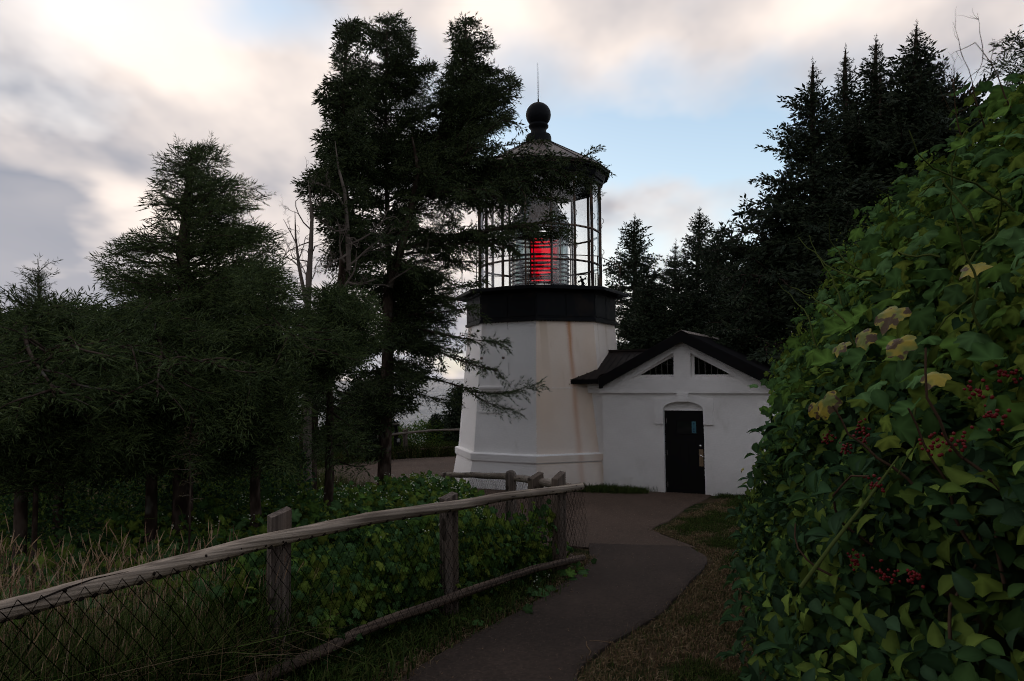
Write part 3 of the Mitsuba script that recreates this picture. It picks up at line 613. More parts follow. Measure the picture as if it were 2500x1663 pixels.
def pole(pts, r0, r1, seed, n=14, seg=60):
    """a peeled tree trunk: a slightly wavy tube"""
    p = np.asarray(pts, float); k = np.linspace(0, 1, len(p)); kk = np.linspace(0, 1, seg)
    q = np.stack([np.interp(kk, k, p[:, i]) for i in range(3)], 1)
    L = np.linalg.norm(q[-1] - q[0])
    q[:, 2] += (meshkit.fbm(np.c_[kk * L * 0.9, kk * 0, kk * 0 + seed], 3) - 0.5) * 0.035; q[:, 0] += (meshkit.fbm(np.c_[kk * L * 0.9, kk * 0 + 4, kk * 0 + seed], 3) - 0.5) * 0.03
    v, f = tube(q, r0 + (r1 - r0) * kk, n)
    ring = np.repeat(np.arange(seg), n); ax = q[ring]; w = v[:len(ring)] - ax
    w *= (0.93 + 0.16 * meshkit.fbm(np.c_[v[:len(ring)] * 5.0 + seed], 3))[:, None]
    v[:len(ring)] = ax + w
    return (v, f), q
def slant_post(x, y, z0, z1, w, ang, slope, seed):
    """a square post whose top is cut on the slant"""
    m = trimesh.creation.box([w, w, 1.0]); m = m.subdivide().subdivide()
    v = np.array(m.vertices); t = v[:, 2] + 0.5
    top = z1 + slope * v[:, 0] / w
    v[:, 2] = z0 + (top - z0) * t
    v[:, :2] += ((meshkit.fbm(np.c_[v[:, :2] * 9, v[:, 2:] * 1.2] + seed, 3) - 0.5) * 0.016)[:, None]
    c, s = math.cos(ang), math.sin(ang); xy = v[:, :2] @ np.array([[c, s], [-s, c]])
    return np.c_[xy[:, 0] + x, xy[:, 1] + y, v[:, 2]], np.array(m.faces)
def netting(a0, a1, b0, b1, cell, r, rng, bulge=0.03):
    """diamond wire netting between the lines a0-a1 (top) and b0-b1 (bottom): square-section wires along both diagonals"""
    L = np.linalg.norm(a1 - a0); H = (np.linalg.norm(a0 - b0) + np.linalg.norm(a1 - b1)) / 2
    nu, nv = int(L / cell), max(int(H / cell * 0.8), 3)
    out = unit(np.cross(a1 - a0, a0 - b0)); segs = []
    ph = rng.uniform(0, 9, 3)
    def P(u, v):
        u = np.clip(u, 0, 1)
        p = (a0 * (1 - u)[:, None] + a1 * u[:, None]) * (1 - v)[:, None] + (b0 * (1 - u)[:, None] + b1 * u[:, None]) * v[:, None]
        return p + out * (bulge * np.sin(v * PI) * (0.6 + 0.8 * np.sin(u * 7 + ph[0])) + 0.012 * np.sin(u * 60 + v * 9))[:, None]
    S, E = [], []
    for d in (1, -1):
        i, j = np.meshgrid(np.arange(nu), np.arange(nv), indexing='ij'); i, j = i.ravel(), j.ravel()
        ok = ((i + j) % 2 == 0) if d == 1 else ((i + j) % 2 == 1)
        i, j = i[ok], j[ok]
        if d == 1: S.append(P(i / nu, j / nv)); E.append(P((i + 1) / nu, (j + 1) / nv))
        else: S.append(P(i / nu, (j + 1) / nv)); E.append(P((i + 1) / nu, j / nv))
    S, E = np.vstack(S), np.vstack(E); t = unit(E - S); sd = unit(np.cross(t, out))
    ring = [sd * r, out * r * 1.0, -sd * r]                   # three-sided wires
    v = np.concatenate([S[:, None] + np.stack(ring, 1) if False else S[:, None] + np.stack([sd * r, out * np.ones_like(sd) * r, -sd * r], 1), E[:, None] + np.stack([sd * r, out * np.ones_like(sd) * r, -sd * r], 1)], 1)
    n = len(S); b = (np.arange(n) * 6)[:, None]
    f = np.concatenate([b + np.array([x]) for x in ([0, 1, 4], [0, 4, 3], [1, 2, 5], [1, 5, 4], [2, 0, 3], [2, 3, 5])], 0)
    return v.reshape(-1, 3), f
rngF = np.random.default_rng(7)
def fence(key, top, low, posts, r_top, mats, cell, wire, twist=True):
    m, q = pole(top, r_top[0], r_top[1], 3.0 + len(posts)); part(key, 'top_rail', m, mats[0], True)
    if low is not None:
        m2, q2 = pole(low, r_top[0] * .85, r_top[1] * .85, 11.0 + len(posts)); part(key, 'low_rail', m2, mats[1], True)
        off = unit(np.cross(q[-1] - q[0], V(0, 0, 1))) * (r_top[1] * 1.0)
        a0, a1, b0, b1 = q[0] + off, q[-1] + off, q2[0] + off, q2[-1] + off
        nk = tag(part(key, 'wire_netting', netting(a0, a1, b0, b1, cell, wire, rngF), 'dark_wire'), kind='stuff')
        if twist:                                             # staples and knotted wire ends under the rail
            kn = []
            L = np.linalg.norm(q[-1] - q[0]); n = int(L / 0.062)
            for i in range(n):
                u = (i + .5) / n; c = q[int(u * (len(q) - 1))] + off * 0.55 + V(0, 0, -r_top[1] * .62 + rngF.uniform(-.008, .010))
                kn.append(cbox(c[0] - .016, c[0] + .016, c[1] - .018, c[1] + .018, c[2] - .014, c[2] + .014, .007))
            part(key, 'wire_knots', cat(kn), 'bark_strip'); tag(f'{key}__wire_knots', kind='stuff')
    return q
near_line = lambda px, py, d=None: None
def at_line(px, py):                                          # on the upright plane of the near fence
    d = 3.4
    r = W(px, py, 1.0) - EYE
    d = (-2.43 - 3.4 * .546) / (r[0] / r[1] - .546)
    return W(px, py, d)
fn_key = thing('fence', 'long weathered pole fence with wire netting along the left edge of the path', 'fence')
tp = [at_line(-230, 1590), at_line(0, 1500), at_line(300, 1418), at_line(640, 1322), at_line(900, 1266), at_line(1200, 1218), at_line(1418, 1188)]
tp = [V(-3.9, 0.6, float(base_z(0.6)) + .9)] + tp
lo = [V(-3.9, 0.6, float(base_z(0.6)) + .12), at_line(400, 1735), at_line(640, 1655), at_line(880, 1545), at_line(1130, 1450), at_line(1300, 1390), at_line(1424, 1362)]
qn = fence(fn_key, tp, lo, 'abcd', (0.052, 0.047), ('rail_wood', 'low_rail_wood'), 0.052, 0.0021)
for px, pt, wpx, sl2 in ((-420, 1560, 60, .05), (712, 1254, 60, .05), (1121, 1212, 44, .05), (1384, 1162, 34, .09)):
    p = at_line(px, pt); w = 0.135 if px < 1300 else 0.13
    off = V(-.87, .48, 0) * (.052 + w * .5)
    pp = p + off; g = float(ground_z(pp[0], pp[1])) - .3
    part(fn_key, 'post', slant_post(pp[0], pp[1], g, p[2], w, math.radians(30), sl2, px * .01), 'post_wood', 20)
# the checks (long drying cracks) and knots of the near rail: dark slots sunk along the pole
ck = [at_line(x, y) for x, y in ((-60, 1500), (60, 1473), (150, 1437), (215, 1415), (300, 1397))]
part(fn_key, 'crack', tube([p + V(0.045, -.022, .010) for p in ck], [.001, .005, .006, .004, .001], 5), 'bark_strip')
for x, y in ((146, 1441), (363, 1400), (490, 1357), (575, 1340), (636, 1332), (679, 1322)):
    p = at_line(x, y); part(fn_key, 'knot', trimesh.creation.icosphere(1, .010).apply_translation(p + V(.040, -.022, .004)), 'bark_strip', True)
# second fence, turning off towards the tower
f2 = thing('fence', 'low fence of thick round poles in front of the tower base', 'fence')
pts2 = [W(1395, 1190, 9.75), W(1312, 1173, 11.0), W(1250, 1164, 12.2), W(1170, 1161, 14.2), W(1080, 1158, 16.4)]
lo2 = [p * V(1, 1, 0) + V(0, 0, float(ground_z(p[0], p[1])) + .1) for p in pts2]
q2 = fence(f2, pts2, lo2, 'abcdef', (0.058, 0.056), ('rail_wood_cross', 'low_rail_wood'), 0.055, 0.0028, False)
pp = W(1312, 1158, 11.0) + V(-.03, -.13, 0)
part(f2, 'square_post', slant_post(pp[0], pp[1], float(ground_z(pp[0], pp[1])) - .3, pp[2], .18, math.radians(20), .09, 2.0), 'post_wood', 20)
pp = W(1250, 1146, 12.2) + V(-.02, -.13, 0)
rp_ = lathe([(.092, -1.6), (.093, -.10), (.088, -.05), (.07, -.018), (.035, -.002), (.002, 0)], 18, pp[:2]); rp_ = (rp_[0] + V(0, 0, pp[2]), rp_[1])
part(f2, 'round_post', rp_, 'post_wood', 50)
pp = W(1090, 1150, 16.2) + V(0, -.13, 0); rp_ = lathe([(.092, -1.6), (.093, -.10), (.07, -.018), (.002, 0)], 18, pp[:2]); part(f2, 'round_post', (rp_[0] + V(0, 0, pp[2]), rp_[1]), 'post_wood', 50)
# far fence at the cliff edge
f3 = thing('fence', 'far pole fence at the cliff edge behind the viewing telescope', 'fence')
pts3 = [W(560, 1160, 22.5), W(792, 1092, 25.0), W(895, 1070, 27.0), W(985, 1058, 28.5), W(1060, 1051, 29.5), W(1140, 1048, 30.0), W(1240, 1046, 30.3)]
lo3 = [p - V(0, 0, .72) for p in pts3]
fence(f3, pts3, lo3, 'abcdefgh', (.047, .045), ('rail_wood_cross', 'low_rail_wood'), .07, .004, False)
for i in (0, 2, 3, 5):
    p = pts3[i] + V(.05, .14, .0); part(f3, 'post', slant_post(p[0], p[1], float(ground_z(p[0], p[1])) - .3, p[2] + .14, .17, .3, .06, i + 4.0), 'post_wood', 20)

# ------------------------------------------------------------------ viewing telescope
scene['silver_metal'] = {'type': 'principled', 'base_color': {'type': 'rgb', 'value': [0.75, 0.76, 0.78]}, 'roughness': 0.28, 'metallic': 0.9}
tel = thing('coin_telescope', 'coin operated viewing telescope with silver head on a black pedestal', 'telescope')
tb = gi(967, 1119); tb = V(tb[0], tb[1], tb[2] + .02); sc = 1.0
TC = tb[:2]; tz = lambda py: W(967, py, tb[1])[2]
part(tel, 'base', lathe([(.27, 0), (.29, .03), (.29, .07), (.14, .10), (.10, .14)], 24, TC) if False else (lathe([(.0, 0), (.29, .0), (.30, .03), (.28, .07), (.15, .10), (.09, .16)], 24, TC)[0] + V(0, 0, tb[2]), lathe([(.0, 0), (.29, .0), (.30, .03), (.28, .07), (.15, .10), (.09, .16)], 24, TC)[1]), 'black_iron', 40)
part(tel, 'foot_ring', tube([V(TC[0] + .33 * math.cos(t), TC[1] + .33 * math.sin(t), tb[2] + .19) for t in np.linspace(0, 2 * PI, 25)], .018, 6, False), 'black_iron')
for t in (0.4, 2.5, 4.6):
    part(tel, 'ring_bracket', tube([V(TC[0] + .1 * math.cos(t), TC[1] + .1 * math.sin(t), tb[2] + .12), V(TC[0] + .33 * math.cos(t), TC[1] + .33 * math.sin(t), tb[2] + .19)], .014, 5), 'black_iron')
zc1 = tz(1046)
part(tel, 'column', lathe([(.095, tb[2] + .10), (.085, tb[2] + .2), (.080, tz(1065)), (.11, tz(1063)), (.11, tz(1056)), (.06, tz(1054)), (.055, tz(1045))], 18, TC), 'black_iron', 40)
part(tel, 'coin_box', cbox(TC[0] - .02, TC[0] + .19, TC[1] - .17, TC[1] - .02, tz(1088), tz(1070), .02), 'black_iron')
cp = part(tel, 'coin_plate', cbox(TC[0] + .06, TC[0] + .175, TC[1] - .185, TC[1] - .1705, tz(1079), tz(1071), .004), 'silver_metal')
part(tel, 'yoke', trimesh.convex.convex_hull(np.array([V(TC[0] + x, TC[1] + y, z) for x, y, z in [(-.09, -.06, tz(1050)), (.09, -.06, tz(1056)), (-.13, -.06, tz(1036)), (.05, -.06, tz(1040)), (-.09, .06, tz(1050)), (.09, .06, tz(1056)), (-.13, .06, tz(1036)), (.05, .06, tz(1040))]])), 'black_iron')
hd = trimesh.creation.box([.30, .34, .24]).subdivide().subdivide().subdivide(); hv = np.array(hd.vertices)
e = np.abs(hv / V(.15, .17, .12)); ln = (e ** 5).sum(1) ** (1 / 5); hv = hv / ln[:, None]
hc = V(TC[0] - .005, TC[1], tz(1031))
part(tel, 'head', (hv + hc, np.array(hd.faces)), 'silver_metal', True)
for s in (-.06, .075):
    part(tel, 'eyepiece', tube([hc + V(s + .02, -.14, .02), hc + V(s + .03, -.24, .035)], [.042, .034], 12), 'black_iron', 40)
    part(tel, 'front_lens', tube([hc + V(s, .14, .02), hc + V(s, .22, .02)], [.055, .06], 12), 'black_iron', 40)
part(tel, 'head_band', (lathe([(.155, -.02), (.158, 0), (.155, .02)], 20, (hc[0], hc[1]))[0] + V(0, 0, hc[2] - .13), lathe([(.155, -.02), (.158, 0), (.155, .02)], 20, (0, 0))[1]), 'black_iron')
scene['dry_straw'] = {'type': 'twosided', 'bsdf': {'type': 'diffuse', 'reflectance': {'type': 'rgb', 'value': [0.26, 0.17, 0.10]}}}

# ------------------------------------------------------------------ foliage kit
def mix3(a, b, t): return np.asarray(a) * (1 - t) + np.asarray(b) * t
def shoots_mesh(P, D, L, Wd, rng, col=None, needles=0):
    """spruce shoots: crossed leaf-shaped blades, with loose needles for near trees"""
    n = len(P); D = unit(D)
    a = unit(np.cross(D, rng.normal(size=(n, 3)))); b = np.cross(D, a)
    L, Wd = L[:, None], Wd[:, None] / 2
    bend = V(0, 0, -0.10) * L * rng.uniform(-.6, 1.4, (n, 1))
    mid, tip = P + D * L * .45, P + D * L + bend
    vs = [P, tip, mid + a * Wd, mid + b * Wd, mid - a * Wd, mid - b * Wd]
    fs = [[0, 2, 1], [0, 1, 4], [0, 3, 1], [0, 1, 5]]
    k = 6
    for i in range(needles):
        t = (i + rng.uniform(0, 1, (n, 1))) / needles * .95
        ph = rng.uniform(0, 2 * PI, (n, 1))
        r = a * np.cos(ph) + b * np.sin(ph); q = P + D * L * t + bend * t * t
        e = q + (D * .9 + r * 1.0) * Wd * rng.uniform(1.6, 3.2, (n, 1)); w = np.cross(D, r) * Wd * .42
        vs += [q - w, q + w, e]; fs.append([k, k + 1, k + 2]); k += 3
    v = np.stack(vs, 1).reshape(-1, 3)
    f = (np.arange(n)[:, None, None] * k + np.array(fs)[None]).reshape(-1, 3)
    c = None if col is None else np.repeat(col, k, axis=0)
    return v, f, c
def bough(p0, p1, rng, width, sp=.085, shoot=.10, arch=0.06, dens=1.0, bare=.12, roll=35, droop=-.15):
    """one limb: returns (axis points, shoot starts, directions, lengths)"""
    p0, p1 = np.asarray(p0, float), np.asarray(p1, float)
    L = np.linalg.norm(p1 - p0); n = max(int(L / sp), 3)
    t = np.linspace(0, 1, n + 1)[:, None]
    side0 = unit(np.cross(p1 - p0, V(0, 0, 1)) + 1e-6)
    wob = side0 * (np.sin(t * rng.uniform(3, 7) + rng.uniform(0, 6)) * L * .03 * t) + V(0, 0, 1) * (np.sin(t * rng.uniform(3, 8) + rng.uniform(0, 6)) * L * .025 * t)
    ax = p0 * (1 - t) + p1 * t + V(0, 0, 1) * (arch * L * 4 * t * (1 - t)) + wob
    tang = unit(np.gradient(ax, axis=0))
    k0 = int(bare * n); idx = np.repeat(np.arange(k0, n + 1), 2); m = len(idx)
    tt = idx / n; sg = np.where(np.arange(m) % 2 == 0, 1.0, -1.0)
    base = ax[idx] + tang[idx] * rng.uniform(-.5, .5, (m, 1)) * sp
    T = tang[idx]; S = unit(np.cross(T, V(0, 0, 1))); U = np.cross(S, T)
    ro = np.radians(rng.normal(0, roll, m))[:, None]
    S = S * np.cos(ro) + U * np.sin(ro)
    al = np.radians(rng.uniform(38, 68, m))[:, None]
    td = unit(T * np.cos(al) + S * np.sin(al) * sg[:, None] + V(0, 0, 1) * (droop + rng.normal(0, .12, (m, 1))))
    tl = width * np.minimum(1, (tt - bare + .12) * 2.2) * np.clip(1.10 - tt, 0.10, 1) ** .38 * rng.uniform(.45, 1.1, m)
    tl = np.maximum(tl, shoot * .7)
    keep = rng.uniform(size=m) < dens
    base, td, tl, T, S, U = base[keep], td[keep], tl[keep], T[keep], S[keep], U[keep]
    cnt = np.maximum((tl / (shoot * .40)).astype(int), 1)
    w = np.repeat(np.arange(len(tl)), cnt); j = np.arange(len(w)) - np.repeat(np.cumsum(cnt) - cnt, cnt)
    f = (j + .35) / cnt[w]
    q = base[w] + td[w] * (tl[w] * f)[:, None] + V(0, 0, droop * .4) * (tl[w] * f * f)[:, None]
    sd = unit(np.cross(td[w], U[w])) * np.where(j % 2 == 0, 1, -1)[:, None]
    last = (j == cnt[w] - 1)[:, None]
    dr_ = unit(td[w] * np.where(last, 1.0, .75) + sd * np.where(last, .05, .7) + rng.normal(0, .22, (len(w), 3)) + V(0, 0, .10))
    ln = shoot * rng.uniform(.65, 1.25, len(w))
    # a straight leading shoot at the end
    q = np.vstack([q, ax[-1]]); dr_ = np.vstack([dr_, tang[-1]]); ln = np.r_[ln, shoot * 1.4]
    return ax, q, dr_, ln

def _boughset(name, shoot, thick, needles, colors, mat, seed, lens=(.45, .8, 1.2, 1.8), var=3, wid=.36, bark_='bark', dens=1.0):
    """templates of boughs along +y with +z up, as shape groups: {nominal length: [group keys]}"""
    rng = np.random.default_rng(seed); out = {}
    for L in lens:
        out[L] = []
        for i in range(var if L > .5 else var + 1):
            ax, q, d, l = bough(V(0, 0, 0), V(0, L, 0), rng, wid * L ** .72, sp=shoot * .52, shoot=shoot, arch=(.03, -.05, .07, 0)[i], roll=38, droop=(-.12, -.22, -.05, -.3)[i], dens=dens, bare=.10)
            n = len(q); t = np.clip(rng.uniform(size=(n, 1)) ** 1.4 * .75 + .55 * (meshkit.fbm(q * 3.0 + i, 2) - .45)[:, None], 0, 1)
            col = np.where(t < .5, mix3(colors[0], colors[1], t * 2), mix3(colors[1], colors[2], t * 2 - 1))
            v, f, c = shoots_mesh(q, d, l, thick * rng.uniform(.75, 1.25, n), rng, col, needles)
            st = max(1, len(ax) // 6); aw = ax[::st]
            k = f'{name}_bough_{len(out)}_{i}'
            scene[k] = {'type': 'shapegroup', 'needles': mikit.ply((v, f), mat, smooth=False, color=c), 'limb': mikit.ply(tube(aw, np.linspace(.006 + .010 * L, .003, len(aw)), 4, False), bark_, smooth=True)}
            out[L].append(k)
    return out
class Conifer:
    def __init__(s, name, label, seed, group=None, kit=None, cat_='tree', wood='bark'):
        s.key = thing(name, label, cat_, group); s.rng = np.random.default_rng(seed); s.kit, s.wood, s.n = kit, wood, 0
    def _put(s, p0, p1, w, up=None):
        d = p1 - p0; L = np.linalg.norm(d)
        if L < .05: return
        Ln = min(s.kit, key=lambda q: abs(math.log(q / L) - .06))
        y = d / L; up = V(0, 0, 1) + s.rng.normal(0, .22, 3) if up is None else up
        z = up - y * (up @ y)
        if np.linalg.norm(z) < .15: z = np.cross(y, s.rng.normal(size=3))
        z = unit(z); x = np.cross(y, z)
        k = L / Ln; ws = w / (.36 * Ln ** .72); ws = np.clip(ws, .6 * k, 1.6 * k)
        if s.rng.uniform() < .5: x = -x
        M = np.eye(4); M[:3, 0], M[:3, 1], M[:3, 2], M[:3, 3] = x * ws, y * k, z * (k + ws) / 2, p0
        ids = s.kit[Ln]; s.n += 1
        scene[f'{s.key}__crown__{s.n:03d}'] = {'type': 'instance', 'shapegroup': {'type': 'ref', 'id': ids[s.rng.integers(len(ids))]}, 'to_world': T4(M.tolist())}
    def limb(s, p0, p1, w, r=.02, bare=.15, sag=.04, **_):
        p0, p1 = np.asarray(p0, float), np.asarray(p1, float); L = np.linalg.norm(p1 - p0); rng = s.rng
        if L < 1.9: return s._put(p0, p1, w)
        n = 9; t = np.linspace(0, 1, n)[:, None]; sd = unit(np.cross(p1 - p0, V(0, 0, 1)))
        ax = p0 * (1 - t) + p1 * t + V(0, 0, 1) * (4 * sag * L * t * (1 - t)) + (sd * np.sin(t * 5 + rng.uniform(0, 6)) + V(0, 0, .7) * np.sin(t * 6 + rng.uniform(0, 6))) * L * .02
        part(s.key, 'limb', tube(ax, np.linspace(r, r * .25, n), 6, False), s.wood, True)
        step = .19; m = int(L * (1 - bare) / step)
        for i in range(m):
            u = bare + (1 - bare) * (i + rng.uniform(.1, .9)) / m; j = u * (n - 1); k = min(int(j), n - 2)
            q = ax[k] + (ax[k + 1] - ax[k]) * (j - k); tg = unit(ax[k + 1] - ax[k]); sg = 1 if i % 2 else -1
            a = math.radians(rng.uniform(28, 55)); ro = rng.normal(0, .5)
            dd = unit(tg * math.cos(a) + (sd * math.cos(ro) + V(0, 0, 1) * math.sin(ro)) * sg * math.sin(a) + V(0, 0, rng.normal(-.12, .12)))
            s._put(q, q + dd * w * rng.uniform(1.2, 2.6) * (1.15 - .5 * u), w * .75)
        s._put(ax[-2], ax[-1] + (ax[-1] - ax[-2]) * .2, w)
    def crown(s, trunk, env, gap=.34, per=5, width=.42, top_up=.9, low_up=-.05, fb=.75, jit=.35, lo=0.0, hi=1.0):
        """boughs in whorls round the trunk (points from foot to tip); env: [(height fraction, reach to the left, reach to the right)]"""
        rng = s.rng; tr = np.asarray(trunk, float)
        sl = np.r_[0, np.cumsum(np.linalg.norm(np.diff(tr, axis=0), axis=1))]; Ltot = sl[-1]
        e = np.asarray(env, float); h = lo * Ltot
        while h < hi * Ltot:
            f = h / Ltot
            c = np.array([np.interp(h, sl, tr[:, i]) for i in range(3)])
            l, r = np.interp(f, e[:, 0], e[:, 1]), np.interp(f, e[:, 0], e[:, 2])
            ph0 = rng.uniform(0, 2 * PI)
            for k in range(per):
                ph = ph0 + 2 * PI * k / per + rng.normal(0, .3); cx, cy = math.cos(ph), math.sin(ph)
                R = (r if cx > 0 else l) * cx * cx + fb * (l + r) / 2 * cy * cy
                R *= rng.uniform(1 - jit, 1.08)
                up = low_up + (top_up - low_up) * f ** 2 + rng.normal(0, .14)
                o = unit(V(cx, cy, up)); R = max(R - .03, .05)
                s.limb(c, c + o * R, min(width, R * .42 + .03), r=.006 + .010 * R)
            h += gap * rng.uniform(.7, 1.3) * (1 - .45 * f)
        s._put(tr[-1] - V(0, 0, .12), tr[-1] + V(0, 0, .12), .06)
    def fill(s, trunk, poly, n, d, spread=.8, edge=.5, incl=(0, 30), wmax=.42, bias=0.0, inner=.12, hole=.36, hole_px=62.0):
        """boughs from the trunk to places all over an outline seen from the path, spread in depth"""
        from shapely.geometry import Polygon, Point
        P = Polygon(poly).buffer(0); rng = s.rng; tr = np.asarray(trunk, float); x0, y0, x1, y1 = P.bounds; B = P.exterior; Pin = P.buffer(-6)
        for i in range(n):
            if rng.uniform() < edge:
                q = B.interpolate(rng.uniform(0, B.length)); px, py = q.x, q.y; dd = d + rng.normal(0, spread * .45) + bias * .5
            else:
                while True:
                    px, py = rng.uniform(x0, x1), rng.uniform(y0, y1)
                    if P.contains(Point(px, py)) and float(meshkit.noise(V(px / hole_px, py / (hole_px * .62), x0 * .1))) > hole: break
                dd = d + rng.normal(0, spread) + bias
            tip = W(px, py, dd)
            xt = np.interp(tip[2], tr[:, 2], tr[:, 0]); run = math.hypot(tip[0] - xt, tip[1] - np.interp(tip[2], tr[:, 2], tr[:, 1]))
            z = tip[2] - run * math.tan(math.radians(rng.uniform(*incl)))
            z = np.clip(z, tr[0, 2] + .15, tr[-1, 2] - .04)
            st = np.array([np.interp(z, tr[:, 2], tr[:, 0]), np.interp(z, tr[:, 2], tr[:, 1]), z])
            L = np.linalg.norm(tip - st)
            if L < inner: continue
            if L > 1.9: st = tip + (st - tip) * (1.75 / L) if rng.uniform() < .55 else st
            L = np.linalg.norm(tip - st)
            s.limb(st, tip, min(wmax, .12 + .34 * L), r=.008 + .008 * L, bare=.2, sag=.02)
    def trunk(s, pts, r0, r1, seg=26, name='trunk', mat='bark', sides=10):
        p = np.asarray(pts, float); k = np.linspace(0, 1, len(p)); kk = np.linspace(0, 1, seg)
        from scipy.interpolate import PchipInterpolator
        q = PchipInterpolator(k, p)(kk) if len(p) > 2 else p[0] + (p[-1] - p[0]) * kk[:, None]
        q += (meshkit.fbm(np.c_[kk * 6, kk * 0 + s.rng.uniform(0, 50), kk * 0], 3) - .5)[:, None] * V(.09, .05, 0) * (1 - kk)[:, None]
        v, f = tube(q, r0 + (r1 - r0) * kk ** .85, sides)
        nn = (meshkit.fbm(v * V(9, 9, 3), 3) - .5) * .25
        ring = np.minimum(np.arange(len(v)) // sides, seg - 1); v = v + (v - q[ring]) * nn[:, None]
        part(s.key, name, (v, f), mat, True)
        return q
    def tips(s, pts, d, w=.05, L=.22):
        """single upright leading shoots"""
        for px, py, dx in pts:
            t = W(px, py, d); s._put(t - unit(V(dx, 0, 1)) * L, t, w)
KIT_NEAR = KIT_MID = KIT_FAR = None
scene['spruce_needles'] = {'type': 'twosided', 'bsdf': {'type': 'principled', 'base_color': {'type': 'mesh_attribute', 'name': 'vertex_color'}, 'roughness': 0.6, 'specular': 0.25}}
def bark_col(p, n, uv):
    a = fbm(p.x * 14, p.y * 14, p.z * 5, 3); b = noise(p.x * 34, p.y * 34, p.z * 20)
    c = mix((0.030, 0.020, 0.016), (0.105, 0.078, 0.064), smoothstep(0.35, 0.7, a) * (.5 + .5 * b))
    return mix(c, (0.16, 0.16, 0.135), smoothstep(0.62, 0.8, fbm(p.x * 6, p.y * 6, p.z * 4 + 7, 3)) * .5)      # lichen
scene['bark'] = {'type': 'twosided', 'bsdf': {'type': 'diffuse', 'reflectance': proc(bark_col)}}
scene['dead_wood'] = {'type': 'twosided', 'bsdf': {'type': 'diffuse', 'reflectance': proc(lambda p, n, uv: mix((0.085, 0.068, 0.058), (0.22, 0.185, 0.16), fbm(p.x * 11, p.y * 11, p.z * 6, 3)))}}

def dead_limb(p0, d, L, r, rng, depth=3, curl=.35):
    """a bare forking branch"""
    n = 6; pts = [np.asarray(p0, float)]; d = unit(d); out = []
    for i in range(n):
        d = unit(d + rng.normal(0, curl * .5, 3) + V(0, 0, .05)); pts.append(pts[-1] + d * L / n)
    pts = np.array(pts); out.append(tube(pts, np.linspace(r, r * .35, n + 1), 5, True))
    if depth > 0:
        for i in range(rng.integers(2, 5)):
            k = rng.integers(2, n + 1)
            dd = unit(unit(pts[k] - pts[k - 1]) + rng.normal(0, .75, 3)); out += dead_limb(pts[k], dd, L * rng.uniform(.3, .55), r * .5, rng, depth - 1, curl * 1.2)
    return out

CN = ((.030, .050, .016), (.072, .106, .032), (.115, .145, .042)); CM = ((.022, .036, .014), (.046, .068, .022), (.075, .094, .030)); CF = ((.014, .026, .013), (.030, .046, .022), (.050, .066, .030))
KIT_NEAR = _boughset('near_spruce', .098, .0120, 7, CN, 'spruce_needles', 201)
KIT_MID = _boughset('spruce', .095, .024, 2, CM, 'spruce_needles', 202, lens=(.4, .75, 1.15, 1.7))
KIT_FAR = _boughset('far_spruce', .150, .052, 0, CF, 'spruce_needles', 203, lens=(.5, 1.0, 1.7, 2.6), wid=.38)
KIT_DRY = _boughset('dry_spruce', .06, .012, 0, ((.11, .085, .05), (.16, .13, .08), (.21, .17, .11)), 'dead_needles', 204, lens=(.12, .25), wid=.3, bark_='dead_wood')
scene['dead_needles'] = {'type': 'twosided', 'bsdf': {'type': 'diffuse', 'reflectance': {'type': 'mesh_attribute', 'name': 'vertex_color'}}}
R3 = np.random.default_rng(33)
def foot(px, d):
    p = W(px, 900, d); return V(p[0], p[1], float(ground_z(p[0], p[1])) - .2)
def envpx(rows, trunk, d):
    """[(image row, left px, right px)] -> [(height fraction, reach left, reach right)] for a trunk that runs foot .. tip"""
    tr = np.asarray(trunk, float); sl = np.r_[0, np.cumsum(np.linalg.norm(np.diff(tr, axis=0), axis=1))]
    out = []
    for y, l, r in rows:
        z = W((l + r) / 2, y, d)[2]
        k = np.interp(z, tr[:, 2], sl); x = np.interp(z, tr[:, 2], tr[:, 0])
        out.append((k / sl[-1], max(x - W(l, y, d)[0], .02), max(W(r, y, d)[0] - x, .02)))
    return sorted(out)

# ------------------------------------------------------------------ the three wind-shaped spruces left of the tower
D1, D2, D3 = 13.6, 15.2, 14.8
t1 = [foot(748, D1), W(757, 990, D1), W(800, 880, D1), W(835, 720, D1), W(845, 560, D1), W(840, 400, D1), W(842, 250, D1), W(846, 62, D1)]
a = Conifer('spruce_tree', 'wind shaped spruce with a twisted bare grey lower trunk beside the dead snag', 1, kit=KIT_MID)
a.trunk(t1, .19, .018)
P1 = [(838, 56), (872, 50), (885, 90), (900, 200), (905, 450), (890, 560), (810, 590), (775, 520), (745, 482), (728, 450), (791, 402), (778, 363), (776, 332), (806, 318), (799, 286), (776, 242), (790, 208), (812, 183), (824, 127)]
UP = lambda P, y: [(p[0], min(p[1], y)) for p in P]
def clipy(P, y0, y1):
    from shapely.geometry import Polygon, box as bx_
    q = Polygon(P).buffer(0).intersection(bx_(-500, y0, 3000, y1)); q = max(getattr(q, 'geoms', [q]), key=lambda g: g.area)
    return list(q.exterior.coords)
a.fill(t1, clipy(P1, 0, 380), 170, D1, spread=.6, edge=.50, incl=(-8, 30), wmax=.34)
a.fill(t1, clipy(P1, 360, 700), 85, D1, spread=.8, edge=.42, incl=(-12, 20), wmax=.38, hole=.46)
a.fill(t1, [(800, 560), (900, 540), (930, 640), (900, 760), (830, 780), (800, 700)], 45, D1 + .5, spread=.6, edge=.2, incl=(-20, 10))
a.tips(((838, 50, -.2), (850, 52, .3), (872, 46, .3), (861, 60, .1), (820, 122, -.8), (806, 180, -1), (770, 240, -2), (772, 328, -1.5)), D1, .05, .28)
